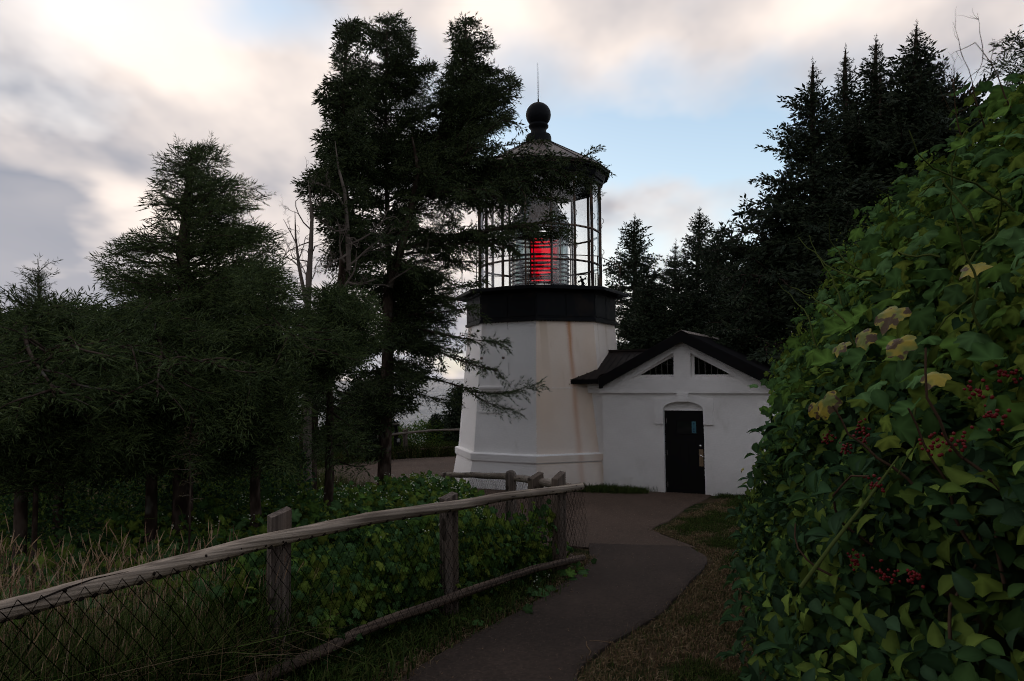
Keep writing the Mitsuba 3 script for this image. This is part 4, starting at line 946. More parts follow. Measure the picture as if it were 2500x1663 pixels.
t2 = [foot(930, D2), W(944, 960, D2), W(950, 880, D2), W(957, 805, D2), W(952, 690, D2), W(945, 500, D2), W(942, 300, D2), W(946, 42, D2)]
b = Conifer('spruce_tree', 'tallest middle spruce with straight dark trunk behind the low branches at the cliff fence', 2, kit=KIT_MID)
b.trunk(t2, .14, .018)
P2_ = [(938, 42), (975, 34), (1009, 90), (1003, 134), (985, 172), (1030, 192), (1056, 160), (1064, 200), (1040, 250), (1090, 330), (1140, 380), (1130, 450), (1090, 540), (1110, 620), (1080, 690), (900, 700), (845, 600), (850, 300), (882, 150), (897, 92)]
b.fill(t2, clipy(P2_, 0, 370), 170, D2, spread=.75, edge=.45, incl=(-8, 30), wmax=.36)
b.fill(t2, clipy(P2_, 350, 720), 115, D2, spread=1.0, edge=.25, incl=(-15, 20), wmax=.42, hole=.46)
b.fill(t2, [(880, 690), (1080, 690), (1110, 760), (1085, 830), (1050, 870), (1040, 930), (1010, 1000), (900, 1010), (860, 900), (870, 780)], 150, D2, spread=.9, edge=.3, incl=(-25, 8), wmax=.50)
b.fill(t2, [(840, 960), (925, 940), (945, 1000), (945, 1100), (850, 1125), (800, 1060)], 46, D2 - .4, spread=.7, edge=.2, incl=(-25, 5), wmax=.42, hole=.3)
a.fill(t1, [(700, 930), (800, 900), (830, 980), (800, 1090), (690, 1110)], 34, D1 - .2, spread=.7, edge=.2, incl=(-25, 5), wmax=.42, hole=.3)
b.tips(((938, 36, -.2), (952, 44, .2), (976, 28, .5), (1010, 86, .9), (1058, 154, .1), (1050, 160, -.3)), D2, .05, .28)
# long limbs low on the right, in front of the tower wall
for (x0, y0, x1, y1, dd, w, ba) in ((962, 900, 1150, 958, -1.2, .24, .25), (1145, 956, 1322, 940, -1.9, .20, .05), (1145, 956, 1272, 1010, -1.7, .22, .1), (962, 930, 1120, 985, -.8, .28, .2), (965, 800, 1232, 845, -1.5, .26, .15), (965, 780, 1160, 752, -1.2, .28, .2), (966, 840, 1215, 905, -1.4, .24, .2), (966, 830, 1140, 880, -.9, .28, .1),
                                   (965, 770, 1120, 700, -1.0, .30, .1), (960, 730, 1170, 690, -1.0, .30, .1), (960, 700, 1140, 640, -.8, .32, .1)):
    f = (x0 - 960) / 400
    b.limb(W(x0, y0, D2 + dd * max(f, 0)), W(x1, y1, D2 + dd), w, r=.030, sag=-.02 if ba == .05 else .02, bare=ba)
t3 = [foot(936, D3 + .2), W(946, 850, D3), W(950, 700, D3), W(985, 590, D3), W(1010, 480, D3), W(1035, 400, D3), W(1085, 310, D3), W(1130, 210, D3), W(1138, 120, D3), W(1136, 45, D3)]
c = Conifer('spruce_tree', 'leaning spruce with pale sinuous trunk whose limbs reach across the lantern room', 3, kit=KIT_MID)
c.trunk(t3, .13, .016, 34)
P3_ = [(1104, 62), (1128, 44), (1165, 54), (1190, 80), (1205, 112), (1165, 140), (1170, 170), (1240, 178), (1268, 218), (1230, 240), (1246, 285), (1236, 302), (1180, 318), (1176, 370), (1100, 400), (1020, 420), (1000, 340), (1050, 262), (1088, 185), (1115, 130)]
c.fill(t3, P3_, 230, D3, spread=.65, edge=.52, incl=(-5, 35), wmax=.32, hole=.40)
c.tips(((1100, 54, -.5), (1128, 36, 0), (1172, 48, .5), (1196, 74, .9), (1216, 112, 1.4), (1112, 48, -.2)), D3, .05, .26)
for (x0, y0, x1, y1, dd, w) in ((1060, 350, 1262, 212, -.5, .22), (1100, 280, 1256, 238, -.7, .22), (1080, 320, 1250, 275, -.4, .26), (1060, 350, 1225, 318, -.5, .26), (1040, 390, 1185, 345, -.8, .3), (1025, 420, 1190, 385, -.6, .34),
                               # the broad fans across roof and lantern
                               (1030, 400, 1325, 352, -.8, .22), (1030, 410, 1318, 382, -1.0, .30), (1030, 420, 1395, 424, -1.2, .34), (1025, 430, 1450, 402, -1.3, .32), (1025, 440, 1436, 438, -1.0, .32), (1020, 445, 1385, 458, -.9, .32), (1020, 440, 1345, 425, -.4, .36), (1015, 460, 1325, 474, -.7, .32), (1015, 455, 1285, 445, -1.3, .36), (1010, 480, 1255, 480, -.8, .32), (1015, 450, 1215, 420, -.2, .36), (1010, 470, 1178, 462, -1.6, .38), (1010, 470, 1360, 490, -1.1, .28), (1020, 430, 1300, 405, -.6, .36), (1020, 450, 1260, 500, -1.2, .34), (1015, 455, 1370, 445, -.6, .34), (1025, 420, 1250, 385, -1.3, .34), (1010, 470, 1225, 510, -.6, .34), (1020, 440, 1180, 500, -1.0, .38),
                               # and the lower one in front of the red glass
                               (990, 610, 1362, 537, -1.0, .28), (990, 600, 1385, 560, -1.2, .32), (985, 610, 1335, 584, -.7, .32), (980, 620, 1250, 600, -1.2, .34), (985, 605, 1300, 560, -1.4, .34), (985, 615, 1230, 585, -.9, .36), (1000, 570, 1180, 590, -.4, .32), (985, 600, 1190, 575, -.2, .30), (1005, 520, 1130, 560, -.6, .34), (970, 650, 1165, 640, -.7, .32), (965, 660, 1110, 690, -1.0, .34),
                               (1000, 500, 930, 440, -.5, .4), (990, 560, 900, 520, -.4, .4), (970, 640, 880, 620, -.7, .4), (1012, 470, 1100, 520, .5, .34), (985, 600, 1080, 640, .6, .36), (1030, 400, 960, 380, .4, .4)):
    k = np.interp(y0, [300, 400, 480, 590, 700], [1085, 1035, 1010, 985, 950])
    c.limb(W(k, y0, D3), W(x1, y1, D3 + dd), w, r=.024, bare=.12, sag=.03)
for i, (x0, y0, x1, y1, L) in enumerate(((950, 640, 880, 560, 1.1), (985, 590, 900, 640, .9), (846, 560, 770, 600, .8), (846, 600, 930, 520, 1.2), (850, 650, 945, 560, 1.1), (846, 520, 800, 430, .9), (842, 640, 790, 560, .8), (950, 690, 1060, 620, 1.0), (840, 700, 900, 640, .9), (950, 700, 870, 660, .9), (846, 580, 900, 600, .8), (848, 620, 800, 660, .7), (852, 690, 930, 740, .8))):
    dn_ = D1 - .9 if x0 < 900 else D3 - .9
    p0 = W(x0, y0, dn_); lab = a.key if x0 < 900 else c.key
    part(lab, 'dead_branch', cat(dead_limb(p0, W(x1, y1, dn_ - .4) - p0, L * .8, .020, R3, 3)), 'dead_wood')
part(a.key, 'dead_leader', tube([W(852, 660, D1 - .7), W(848, 560, D1 - .8), W(842, 470, D1 - .85), W(826, 410, D1 - .85), W(818, 345, D1 - .8)], [.045, .04, .030, .02, .005], 8), 'dead_wood', True)
part(c.key, 'bare_stem', tube([W(950, 700, D3 - .55), W(985, 590, D3 - .75), W(1010, 480, D3 - .8), W(1021, 412, D3 - .8), W(1006, 335, D3 - .75)], [.085, .075, .06, .045, .015], 9), 'bark', True)
# the dead snag
sn = thing('dead_tree', 'bare dead snag with tangled grey twigs between the two groups of spruces', 'dead tree')
DS = 12.8
s0 = foot(752, DS)
part(sn, 'trunk', tube([s0, W(752, 720, DS), W(758, 620, DS), W(762, 530, DS), W(756, 470, DS), W(752, 440, DS)], [.09, .06, .045, .032, .016, .004], 8), 'dead_wood', True)
part(sn, 'trunk', tube([W(748, 740, DS), W(730, 650, DS + .1), W(722, 580, DS + .1), W(720, 515, DS)], [.04, .03, .018, .004], 7), 'dead_wood', True)
for (x0, y0, x1, y1, L) in ((758, 560, 680, 497, 1.15), (760, 520, 800, 470, .7), (756, 470, 790, 440, .5), (735, 660, 700, 600, .9), (758, 620, 820, 560, .9), (755, 640, 690, 640, .7), (752, 690, 820, 640, .8), (740, 690, 705, 690, .6), (725, 600, 700, 540, .6), (758, 590, 700, 600, .7), (760, 540, 740, 470, .5), (752, 700, 780, 620, .8), (748, 720, 720, 680, .6), (730, 640, 760, 600, .6), (758, 600, 790, 640, .6)):
    p0 = W(x0, y0, DS); part(sn, 'branch', cat(dead_limb(p0, W(x1, y1, DS - R3.uniform(-.4, .5)) - p0, L * .9, .013, R3, 4, .5)), 'dead_wood')

# ------------------------------------------------------------------ nearer spruces at the left
D4 = 8.6
t4 = [foot(452, D4), W(452, 780, D4), W(446, 640, D4), W(455, 520, D4), W(462, 430, D4), W(474, 360, D4)]
e = Conifer('spruce_tree', 'near spruce with ragged double top swept to the right left of the snag', 4, kit=KIT_NEAR)
e.trunk(t4, .12, .018)
P4_ = [(432, 352), (455, 372), (480, 375), (515, 352), (545, 382), (535, 440), (595, 445), (645, 474), (625, 503), (575, 520), (560, 545), (605, 552), (675, 572), (668, 610), (680, 690), (480, 760), (290, 740), (255, 672), (240, 634), (285, 600), (350, 565), (368, 548), (362, 496), (380, 461), (392, 420), (392, 388), (412, 378)]
e.fill(t4, P4_, 330, D4, spread=.5, edge=.52, incl=(-5, 26), wmax=.21, inner=.08, hole=.40)
e.tips(((430, 335, -.15), (447, 346, .4), (517, 332, .1), (525, 344, .6), (378, 380, -2.5), (352, 490, -2.5), (216, 632, -3), (240, 622, -3), (666, 472, 3), (640, 455, 2), (692, 566, 3), (556, 358, 1.5)), D4, .055, .24)
D5 = 7.2
t5 = [foot(90, D5), W(92, 850, D5), W(94, 720, D5), W(96, 660, D5)]
g = Conifer('spruce_tree', 'small young spruce with thin open top at the far left edge', 5, kit=KIT_NEAR)
g.trunk(t5, .028, .006)
g.crown(t5, envpx([(665, 70, 118), (700, 38, 130), (740, 15, 135), (800, -40, 170), (900, -80, 200)], t5, D5), gap=.065, per=7, width=.17, lo=.40, fb=.8, jit=.5)
for (x0, y0, x1, y1) in ((95, 664, 139, 636), (95, 665, 50, 655), (94, 690, 42, 667), (94, 690, 134, 664), (94, 676, 60, 664), (94, 700, 128, 690)):
    g.limb(W(x0, y0, D5), W(x1, y1, D5 - .1), .05)
# the low dense mass of young spruces in front, separate bushes
rows = [('low dense spruce bush at the left edge below the small young spruce', 60, 7.4, [(0, 750), (60, 775), (150, 755), (240, 745), (320, 770), (370, 900), (340, 1090), (180, 1150), (-120, 1160), (-150, 780)], 21, 190), ('broad low spruce bush under the near spruce with ragged double top', 370, 8.0, [(250, 752), (340, 760), (430, 748), (500, 715), (545, 800), (560, 980), (520, 1110), (290, 1140), (240, 950)], 22, 205),
        ('dark rounded spruce bush below and right of the near spruce', 620, 8.6, [(525, 700), (600, 662), (650, 652), (705, 680), (750, 712), (775, 800), (755, 930), (720, 1060), (560, 1110), (505, 900)], 23, 225), ('spreading spruce bush below the dead snag with boughs hanging to the right', 800, 9.6, [(745, 722), (800, 702), (865, 702), (930, 745), (922, 820), (880, 880), (800, 940), (745, 960), (735, 850)], 24, 180),
        ('dark spruce bush standing behind the low bushes under the near spruce', 430, 10.4, [(200, 780), (330, 770), (560, 720), (700, 720), (740, 1000), (600, 1100), (250, 1100)], 25, 110), ('dark spruce bush at the left edge behind the small young spruce', 150, 10.0, [(-60, 830), (60, 800), (200, 790), (330, 790), (340, 1100), (-60, 1100)], 26, 80)]
for lab, px, dd, poly, seed, n in rows:
    ymin = min(p[1] for p in poly)
    t = [foot(px, dd), W(px + 5, 980, dd), W(px, ymin + 22, dd)]
    k = Conifer('low_spruce', lab, seed, kit=KIT_NEAR if seed < 25 else KIT_MID)
    k.trunk(t, .08, .015)
    lowp = [(min(p[0] for p in poly) + 30, 960), (max(p[0] for p in poly) - 30, 960), (max(p[0] for p in poly) - 10, 1150), (min(p[0] for p in poly) + 20, 1160)]
    k.fill(t, lowp, 54 if px < 790 else 18, dd, spread=.7, edge=.1, incl=(-35, 0), wmax=.36, bias=-.2, inner=.10)
    k.fill(t, poly, n, dd, spread=.55, edge=.26, incl=(-22, 16), wmax=.36, bias=-.45, inner=.10)

# ------------------------------------------------------------------ spruces behind the workroom and on the right
def plain_tree(label, seed, px, dd, top, rows, gap, per=6, lean=0, kit=None, width=.8, jit=.55, mid=None):
    t = [foot(px + lean, dd), W(px + lean * .5, (top + 900) / 2, dd), W(px - 2, top + 60, dd), W(px, top, dd)] if top < 780 else [foot(px, dd), W(px, top, dd)]
    k = Conifer('spruce_tree', label, seed, kit=kit or KIT_FAR)
    k.trunk(t, .012 * (t[-1][2] - t[0][2]) + .03, .008, 14)
    k.crown(t, envpx(rows, t, dd), gap=gap, per=per, width=width, lo=.12, fb=.8, top_up=.85, low_up=-.18, jit=jit)
    return k
k = plain_tree('tall spruce at the left end of the tall group right of the workroom', 41, 1985, 19.0, 155, [(165, 1976, 1996), (240, 1948, 2025), (262, 1915, 2040), (330, 1895, 2060), (372, 1880, 2060), (420, 1890, 2070), (445, 1860, 2080), (480, 1880, 2090), (510, 1835, 2100), (560, 1800, 2110), (640, 1790, 2120), (760, 1750, 2130), (860, 1730, 2140)], .25, 8)
for (x0, y0, x1, y1, w) in ((1988, 300, 1912, 243, .2), (1988, 400, 1866, 360, .3), (1988, 470, 1843, 438, .35), (1988, 545, 1817, 503, .4), (1988, 590, 1766, 557, .4), (1988, 620, 1790, 610, .4), (1988, 380, 1880, 325, .25)):
    k.limb(W(x0, y0, 19.0), W(x1, y1, 18.6), w, r=.03, sag=-.02)
plain_tree('narrow topped spruce second from the left in the tall group at the right', 42, 2065, 21.0, 121, [(128, 2056, 2074), (170, 2046, 2088), (220, 2030, 2110), (300, 2005, 2135), (400, 1985, 2155), (600, 1960, 2180), (860, 1930, 2210)], .26, 8, lean=12)
plain_tree('slender spruce third from the left in the tall group at the right', 43, 2139, 21.5, 98, [(104, 2130, 2148), (135, 2115, 2165), (190, 2090, 2185), (300, 2065, 2210), (450, 2030, 2230), (860, 2000, 2260)], .26, 8, lean=-8)
plain_tree('highest and broadest spruce of the tall group at the right', 44, 2238, 20.0, 62, [(68, 2229, 2247), (110, 2208, 2270), (150, 2180, 2300), (195, 2150, 2310), (240, 2130, 2345), (270, 2110, 2390), (400, 2080, 2420), (860, 2050, 2440)], .30, 8, lean=6)
plain_tree('small pointed spruce standing alone just right of the gallery railing', 45, 1550, 30.0, 530, [(536, 1543, 1557), (560, 1520, 1582), (605, 1496, 1600), (640, 1488, 1614), (680, 1470, 1634), (760, 1470, 1650), (880, 1460, 1660)], .34, 8)
plain_tree('pointed spruce above the workroom roof ridge', 46, 1708, 31.0, 514, [(520, 1699, 1717), (560, 1674, 1742), (600, 1662, 1752), (660, 1640, 1784), (760, 1620, 1815), (900, 1610, 1825)], .34, 8, lean=-10)
plain_tree('thin low topped spruce between the two pointed spruces behind the workroom', 47, 1650, 33.0, 592, [(598, 1643, 1657), (640, 1620, 1684), (700, 1585, 1715), (800, 1570, 1740), (900, 1570, 1740)], .36, 8, lean=6)
plain_tree('low spruce in the gap between the pointed spruces and the tall group', 48, 1755, 29.0, 565, [(571, 1748, 1762), (600, 1722, 1792), (660, 1700, 1826), (760, 1680, 1860), (900, 1670, 1870)], .32, 8, lean=10)
plain_tree('dark spruce right behind the tower wall and passage roof', 49, 1590, 27.0, 690, [(696, 1570, 1610), (740, 1535, 1645), (800, 1505, 1685), (900, 1485, 1705)], .26, 9, jit=.4)
plain_tree('dark spruce behind the right slope of the workroom roof', 50, 1830, 25.0, 640, [(648, 1815, 1850), (700, 1760, 1910), (780, 1730, 1950), (900, 1710, 1980)], .28, 9, jit=.4)
plain_tree('dark spruce behind the workroom gable', 51, 1690, 26.0, 720, [(728, 1670, 1710), (770, 1625, 1765), (830, 1595, 1795), (900, 1585, 1815)], .26, 9, jit=.4)
tR = [foot(2150, 20.5), W(2150, 500, 20.5), W(2150, 190, 20.5)]
k = Conifer('spruce_tree', 'dense dark spruce filling the middle of the tall group above the bank', 57, kit=KIT_FAR)
k.trunk(tR, .16, .02)
k.fill(tR, [(1960, 520), (2010, 420), (2080, 330), (2150, 270), (2238, 230), (2290, 270), (2350, 340), (2390, 450), (2300, 700), (1960, 800), (1900, 680)], 110, 20.5, spread=.9, edge=.2, incl=(-20, 20), wmax=.9, hole=.30)
k = Conifer('spruce_tree', 'spruce reaching into the upper right corner above the overgrown bank', 52, kit=KIT_MID)
t = [V(8.2, 9.2, 2.0), W(2640, 300, 9.6), W(2610, -80, 9.6)]
k.trunk(t, .12, .03)
for (x1, y1) in ((2438, 112), (2418, 162), (2470, 190), (2450, 150), (2480, 215), (2470, 95), (2520, 60), (2445, 235), (2485, 260)):
    k.limb(W(2600, y1 + 45, 9.4), W(x1, y1, 9.2 + k.rng.uniform(-.3, .3)), .26, r=.02)
plain_tree('small spruce at the cliff edge close to the left foot of the tower', 53, 1122, 32.0, 942, [(946, 1112, 1132), (970, 1095, 1150), (1000, 1085, 1165), (1050, 1080, 1170)], .12, 9, jit=.3)
plain_tree('stunted spruce at the cliff edge behind the silver telescope head', 54, 1062, 33.0, 1010, [(1012, 1056, 1068), (1030, 1045, 1095), (1060, 1040, 1110)], .12, 9, jit=.3)
plain_tree('dark small spruce beyond the far fence between the two trunks', 55, 880, 27.0, 932, [(936, 865, 895), (960, 830, 920), (1000, 800, 940), (1060, 790, 950)], .17, 9, jit=.3)

# ------------------------------------------------------------------ broad leaves
def palmate(curl=.42, fold=.0, skew=0.0):
    """a five lobed vine leaf about 1 across, its stalk at the origin, pointing along +y, upper side +z; and the brightness of its veins"""
    ang = [0, 14, 27, 42, 55, 68, 82, 97, 112, 128, 148, 168]
    rad = [.68, .55, .49, .58, .62, .53, .47, .52, .53, .46, .44, .30]
    vein = [1.45, .85, .60, .85, 1.40, .85, .60, .85, 1.30, .85, .7, .8]
    pts = [(r * math.sin(math.radians(a)), r * math.cos(math.radians(a)) + .28) for a, r in zip(ang, rad)]
    left = [(-x * (1 - skew), y) for x, y in pts[1:]][::-1]
    v = np.vstack([[0, .30], np.array(pts + [(0, .06)] + left)]); n = len(v) - 1
    tone = np.array([1.6] + vein + [1.1] + vein[1:][::-1])
    r2 = v[:, 0] ** 2 + (v[:, 1] - .3) ** 2
    z = .10 - curl * r2 - .14 * np.abs(np.sin(np.arctan2(v[:, 0], v[:, 1] - .28) * 2.6)) * np.sqrt(r2) + fold * np.abs(v[:, 0]) + skew * .5 * v[:, 0] * v[:, 1]
    i = np.arange(n)
    return np.c_[v, z], np.stack([i * 0, 1 + (i + 1) % n, 1 + i], 1), tone
def lowres(tm):
    """the same leaf with fewer corners, for leaves in the depth of the foliage"""
    v, f, t = tm; n = len(v) - 1; keep = [k for k in range(n) if k in (0, 2, 4, 6, 8, 10) or k == 12 or (n - k) in (2, 4, 6, 8, 10)]
    i = np.arange(len(keep)); return np.vstack([v[:1], v[1:][keep]]), np.stack([i * 0, 1 + (i + 1) % len(keep), 1 + i], 1), np.r_[t[0], t[1:][keep]]
def oval(w=.56):
    """a glossy pointed oval leaf of length 1"""
    t = np.array([0, .16, .38, .62, .84, 1.0]); h = np.array([0, .62, 1, .92, .52, 0]) * w / 2
    mid = np.c_[t * 0, t, .10 * np.sin(t * PI) - .22 * t * t]
    v = list(mid); f = []
    Lf = [0, 6, 7, 8, 9, 5]; Rt = [0, 10, 11, 12, 13, 5]
    for s in (-1, 1):
        for k in range(1, 5): v.append(V(s * h[k], t[k] + .02, mid[k, 2] + h[k] * .42))
    for k in range(5):
        for E, fl in ((Lf, False), (Rt, True)):
            q = [(k, E[k], E[k + 1]), (k, E[k + 1], k + 1)]
            for a, b, c in q:
                if len({a, b, c}) == 3: f.append((a, b, c) if fl else (a, c, b))
    tone = np.array([1.3, 1.3, 1.3, 1.25, 1.2, 1.0] + [.88] * 8)
    return np.array(v), np.array(f), tone
def tiny():
    v = V([0, 0, 0], [-.30, .45, .10], [0, .5, 0], [.30, .45, .10], [0, 1, -.08])
    return v, np.array([[0, 2, 1], [0, 3, 2], [1, 2, 4], [2, 3, 4]]), np.array([1.1, .85, 1.25, .85, 1.0])
def frames(n, tip):
    """rotation matrices with z along n and y along tip as far as it goes"""
    z = unit(n); y = unit(tip - z * (tip * z).sum(-1, keepdims=True)); x = np.cross(y, z)
    return np.stack([x, y, z], -1)
def place_leaves(tmpl, pos, n, tip, sc, col=None):
    v, f, tone = tmpl; R = frames(n, tip)
    out = np.einsum('kij,nj->kni', R, v) * np.asarray(sc)[:, None, None] + pos[:, None]
    ff = (f[None] + (np.arange(len(pos)) * len(v))[:, None, None]).reshape(-1, 3)
    return out.reshape(-1, 3), ff, None if col is None else (col[:, None, :] * tone[None, :, None]).reshape(-1, 3)
def join(ms):
    vs, fs, cs, at = [], [], [], 0
    for v, f, c in ms: vs.append(v); fs.append(f + at); cs.append(c); at += len(v)
    return np.vstack(vs), np.vstack(fs), np.vstack(cs)
PAL, OVA = palmate(), oval()
PALS = [palmate(.42), palmate(.85, .25), palmate(.15, -.35), palmate(.6, .0, .35), palmate(-.25, .5, .15)]
PALO = [lowres(x) for x in PALS]
OV2 = tiny()
def leafcols(n, rng, pal, jit=.25):
    p = np.array(pal); k = rng.integers(0, len(p), n)
    return np.clip(p[k] * (1 + rng.normal(0, jit, (n, 1))), .004, 1)
VINE = [(.058, .108, .022), (.072, .122, .024), (.042, .086, .026), (.092, .132, .024), (.054, .104, .038), (.108, .140, .026), (.034, .070, .024)]
SALAL = [(.034, .070, .024), (.045, .088, .026), (.028, .060, .026), (.080, .125, .026), (.040, .076, .038), (.100, .145, .030), (.020, .042, .020)]
for nm, rough, spec in (('vine_leaf', .50, .4), ('salal_leaf', .34, .5), ('small_leaf', .55, .35)):
    scene[nm] = {'type': 'principledthin', 'base_color': {'type': 'mesh_attribute', 'name': 'vertex_color'}, 'roughness': rough, 'spec_trans': 0.0, 'diff_trans': 0.55, 'eta': 1.4}
scene['stem_green'] = {'type': 'diffuse', 'reflectance': {'type': 'rgb', 'value': [.070, .090, .026]}}
scene['stem_brown'] = {'type': 'diffuse', 'reflectance': {'type': 'rgb', 'value': [.070, .045, .030]}}
scene['yellow_leaf'] = {'type': 'twosided', 'bsdf': {'type': 'principled', 'roughness': .55, 'specular': .3, 'base_color': proc(lambda p, n, uv: mix(mix((.24, .19, .015), (.10, .13, .018), smoothstep(.35, .65, fbm(p.x * 22, p.y * 22, p.z * 22, 3))), (.050, .027, .008), smoothstep(.54, .60, fbm(p.x * 26 + 5, p.y * 26, p.z * 26, 3))))}}
scene['red_berry'] = {'type': 'principled', 'base_color': {'type': 'rgb', 'value': [.12, .006, .008]}, 'roughness': .5, 'specular': .2}
scene['white_petal'] = {'type': 'twosided', 'bsdf': {'type': 'diffuse', 'reflectance': {'type': 'rgb', 'value': [.62, .64, .50]}}}

def clump(kind, rng, n, rad, thick, smin, smax):
    """leaves round the origin of a patch of surface whose normal is +z and whose upper edge is +y"""
    p = np.c_[rng.uniform(-rad, rad, (n, 2)), -rng.uniform(0, thick, n) ** 1.0]
    nr = unit(np.c_[rng.normal(0, .45, n), rng.normal(.25, .45, n), np.ones(n)])
    if kind == 'vine':
        tip = np.c_[rng.normal(0, .8, n), -np.ones(n), rng.normal(0, .45, n)]; nr = unit(nr + rng.normal(0, .32, (n, 3)))
        ms = [place_leaves(PALO[i], p[i::5], nr[i::5], tip[i::5], rng.uniform(smin, smax, len(p[i::5])) * rng.choice([.6, .85, 1.0, 1.1], len(p[i::5])), leafcols(len(p[i::5]), rng, VINE)) for i in range(5)]
        return join(ms)
    elif kind == 'salal':
        tip = np.c_[rng.normal(0, .9, n), rng.normal(.5, .7, n), rng.normal(.5, .4, n)]; tm, pal = OVA, SALAL; nr = unit(nr + rng.normal(0, .5, (n, 3)))
    else: tip = rng.normal(0, 1, (n, 3)); tm, pal = OV2, VINE if kind == 'bush' else SALAL; nr = unit(nr + rng.normal(0, .5, (n, 3)))
    return place_leaves(tm, p, nr, tip, rng.uniform(smin, smax, n), leafcols(n, rng, pal))
rngG = np.random.default_rng(77)
def group_of(name, meshes, bsdf):
    ids = []
    for i, (v, f, c) in enumerate(meshes):
        k = f'{name}_{i}'; scene[k] = {'type': 'shapegroup', 'leaves': mikit.ply((v, f), bsdf, smooth=True, color=c)}; ids.append(k)
    return ids
def put(key, ids, pos, n, up, sc, rng):
    """instances key__001 .. of the groups, set on a surface"""
    R = frames(n, up)
    for k in range(len(pos)):
        M = np.eye(4); M[:3, :3] = R[k] * sc[k]; M[:3, 3] = pos[k]
        i = _used.get(key + '#', 0) + 1; _used[key + '#'] = i
        scene[f'{key}__{i:03d}'] = {'type': 'instance', 'shapegroup': {'type': 'ref', 'id': ids[rng.integers(len(ids))]}, 'to_world': T4(M.tolist())}

# ------------------------------------------------------------------ the overgrown bank on the right
_PX = np.array([[-.16, 0], [-.22, .55], [-.18, 1.05], [.06, 1.75], [.12, 2.30], [.50, 3.05], [1.22, 3.95], [2.2, 4.48], [3.4, 4.8]])
_PL = np.r_[0, np.cumsum(np.linalg.norm(np.diff(_PX, axis=0), axis=1))]; ARC = _PL[-1]
def bank_pt(y, s):
    """a point of the plants' outer surface: y along the path, s metres up the slope"""
    dx, dz = np.interp(s, _PL, _PX[:, 0]), np.interp(s, _PL, _PX[:, 1])
    dx = dx + .10; dz = dz * np.interp(y, [1.0, 2.5, 3.2, 4.2, 6.5, 8.0], [.55, .74, .82, .93, 1.0, 1.08])
    end = 1 - .75 * smooth(y, 8.0, 10.2); near = smooth(y, -.4, 2.6)
    x = hedge_x(y) + dx + .5 * (1 - end) + (1 - near) * .25
    z = base_z(y) + dz * end
    p = np.stack([x, y, z], -1)
    b = meshkit.fbm(p * 1.05 + 5, 3) - .5; b2 = meshkit.fbm(p * 2.6 + 1, 3) - .5
    return p + (b[..., None] * .50 + b2[..., None] * .26) * V(-.75, -.15, .55)
def bank_frame(y, s):
    e = .06; p = bank_pt(y, s); a = bank_pt(y + e, s) - bank_pt(y - e, s); c = bank_pt(y, np.minimum(s + e, ARC)) - bank_pt(y, np.maximum(s - e, 0))
    n = unit(np.cross(c, a)); n = np.where(n[:, :1] > .3, -n, n)
    n = np.where((n[:, 2:] < -.4), -n, n)
    return p, n, unit(c)
def sample_bank(n, y0, y1, s0, s1, rng, pw=1.0):
    y = y0 + (y1 - y0) * rng.uniform(size=n) ** pw; s = rng.uniform(s0, s1, n); return y, s
# which plant covers what: salal low down, the vine above, a small leaved bush at the far upper end
VY = lambda y: np.interp(y, [1.5, 2.5, 3.5, 6, 8], [2.7, 2.5, 2.15, 1.6, 1.5]) + .22 * np.sin(y * 2.3)                    # the vine starts this far up the slope
vine = thing('vine', 'broad leaved climbing vine with some yellowing leaves sprawling over the bank at the right', 'vine')
salal = thing('shrub', 'glossy oval leaved shrub with red berry clusters low on the right bank beside the path', 'shrub')
bush = thing('bush', 'light green small leaved bush on top of the bank in front of the tall spruces', 'bush')
gv = group_of('vine_clump', [clump('vine', rngG, 24, .22, .22, .060, .110) for _ in range(5)], 'vine_leaf')
gs = group_of('salal_clump', [clump('salal', rngG, 34, .19, .16, .060, .095) for _ in range(5)], 'salal_leaf')
gb = group_of('bush_clump', [clump('bush', rngG, 70, .24, .20, .022, .045) for _ in range(4)], 'small_leaf')
for key, ids, n, y0, y1, test in ((f'{vine}__foliage', gv, 1650, .6, 9.3, lambda y, s: (s > VY(y)) & ~((y > 5.6) & (s > 2.75))), (f'{salal}__foliage', gs, 1900, 1.2, 9.8, lambda y, s: s < VY(y) + .30), (f'{bush}__foliage', gb, 620, 5.0, 9.8, lambda y, s: (s > 2.5) | (y > 8.8))):
    y, s = sample_bank(n, y0, y1, 0, ARC, rngG); ok = test(y, s); y, s = y[ok], s[ok]
    p, nn, up = bank_frame(y, s)
    deep = rngG.uniform(0, 1, len(y)) ** 1.5 * .46
    put(key, ids, p - nn * deep[:, None] + nn * .03, unit(nn + rngG.normal(0, .20, nn.shape) + V(0, 0, .12)), unit(up + rngG.normal(0, .35, up.shape)), rngG.uniform(.8, 1.2, len(y)), rngG)
    tag(key, kind='stuff')
def single_leaves(parent, tmpls, bsdf, pal, P, N, TP, SC, rng, name='leaf'):
    tmpls = tmpls if isinstance(tmpls, list) else [tmpls]; pl = []
    for i in range(max(8, len(tmpls) * 2)):
        tm = tmpls[i % len(tmpls)]; pl.append(mikit.ply(tm[:2], bsdf, smooth=True, color=np.clip(tm[2][:, None] * np.array(pal[(i * 7 // 3) % len(pal)])[None] * (.8 + .08 * i), 0, 1)))
    R = frames(N, TP)
    for k in range(len(P)):
        M = np.eye(4); M[:3, :3] = R[k] * SC[k]; M[:3, 3] = P[k]
        scene[num(f'{parent}__{name}')] = {**pl[rng.integers(len(pl))], 'to_world': T4(M.tolist())}
y, s = sample_bank(620, 2.0, 6.6, 0, 5.2, rngG, 1.1); ok = (s > VY(y)) & ~((y > 5.8) & (s > 2.75)); y, s = y[ok][:300], s[ok][:300]
p, nn, up = bank_frame(y, s)
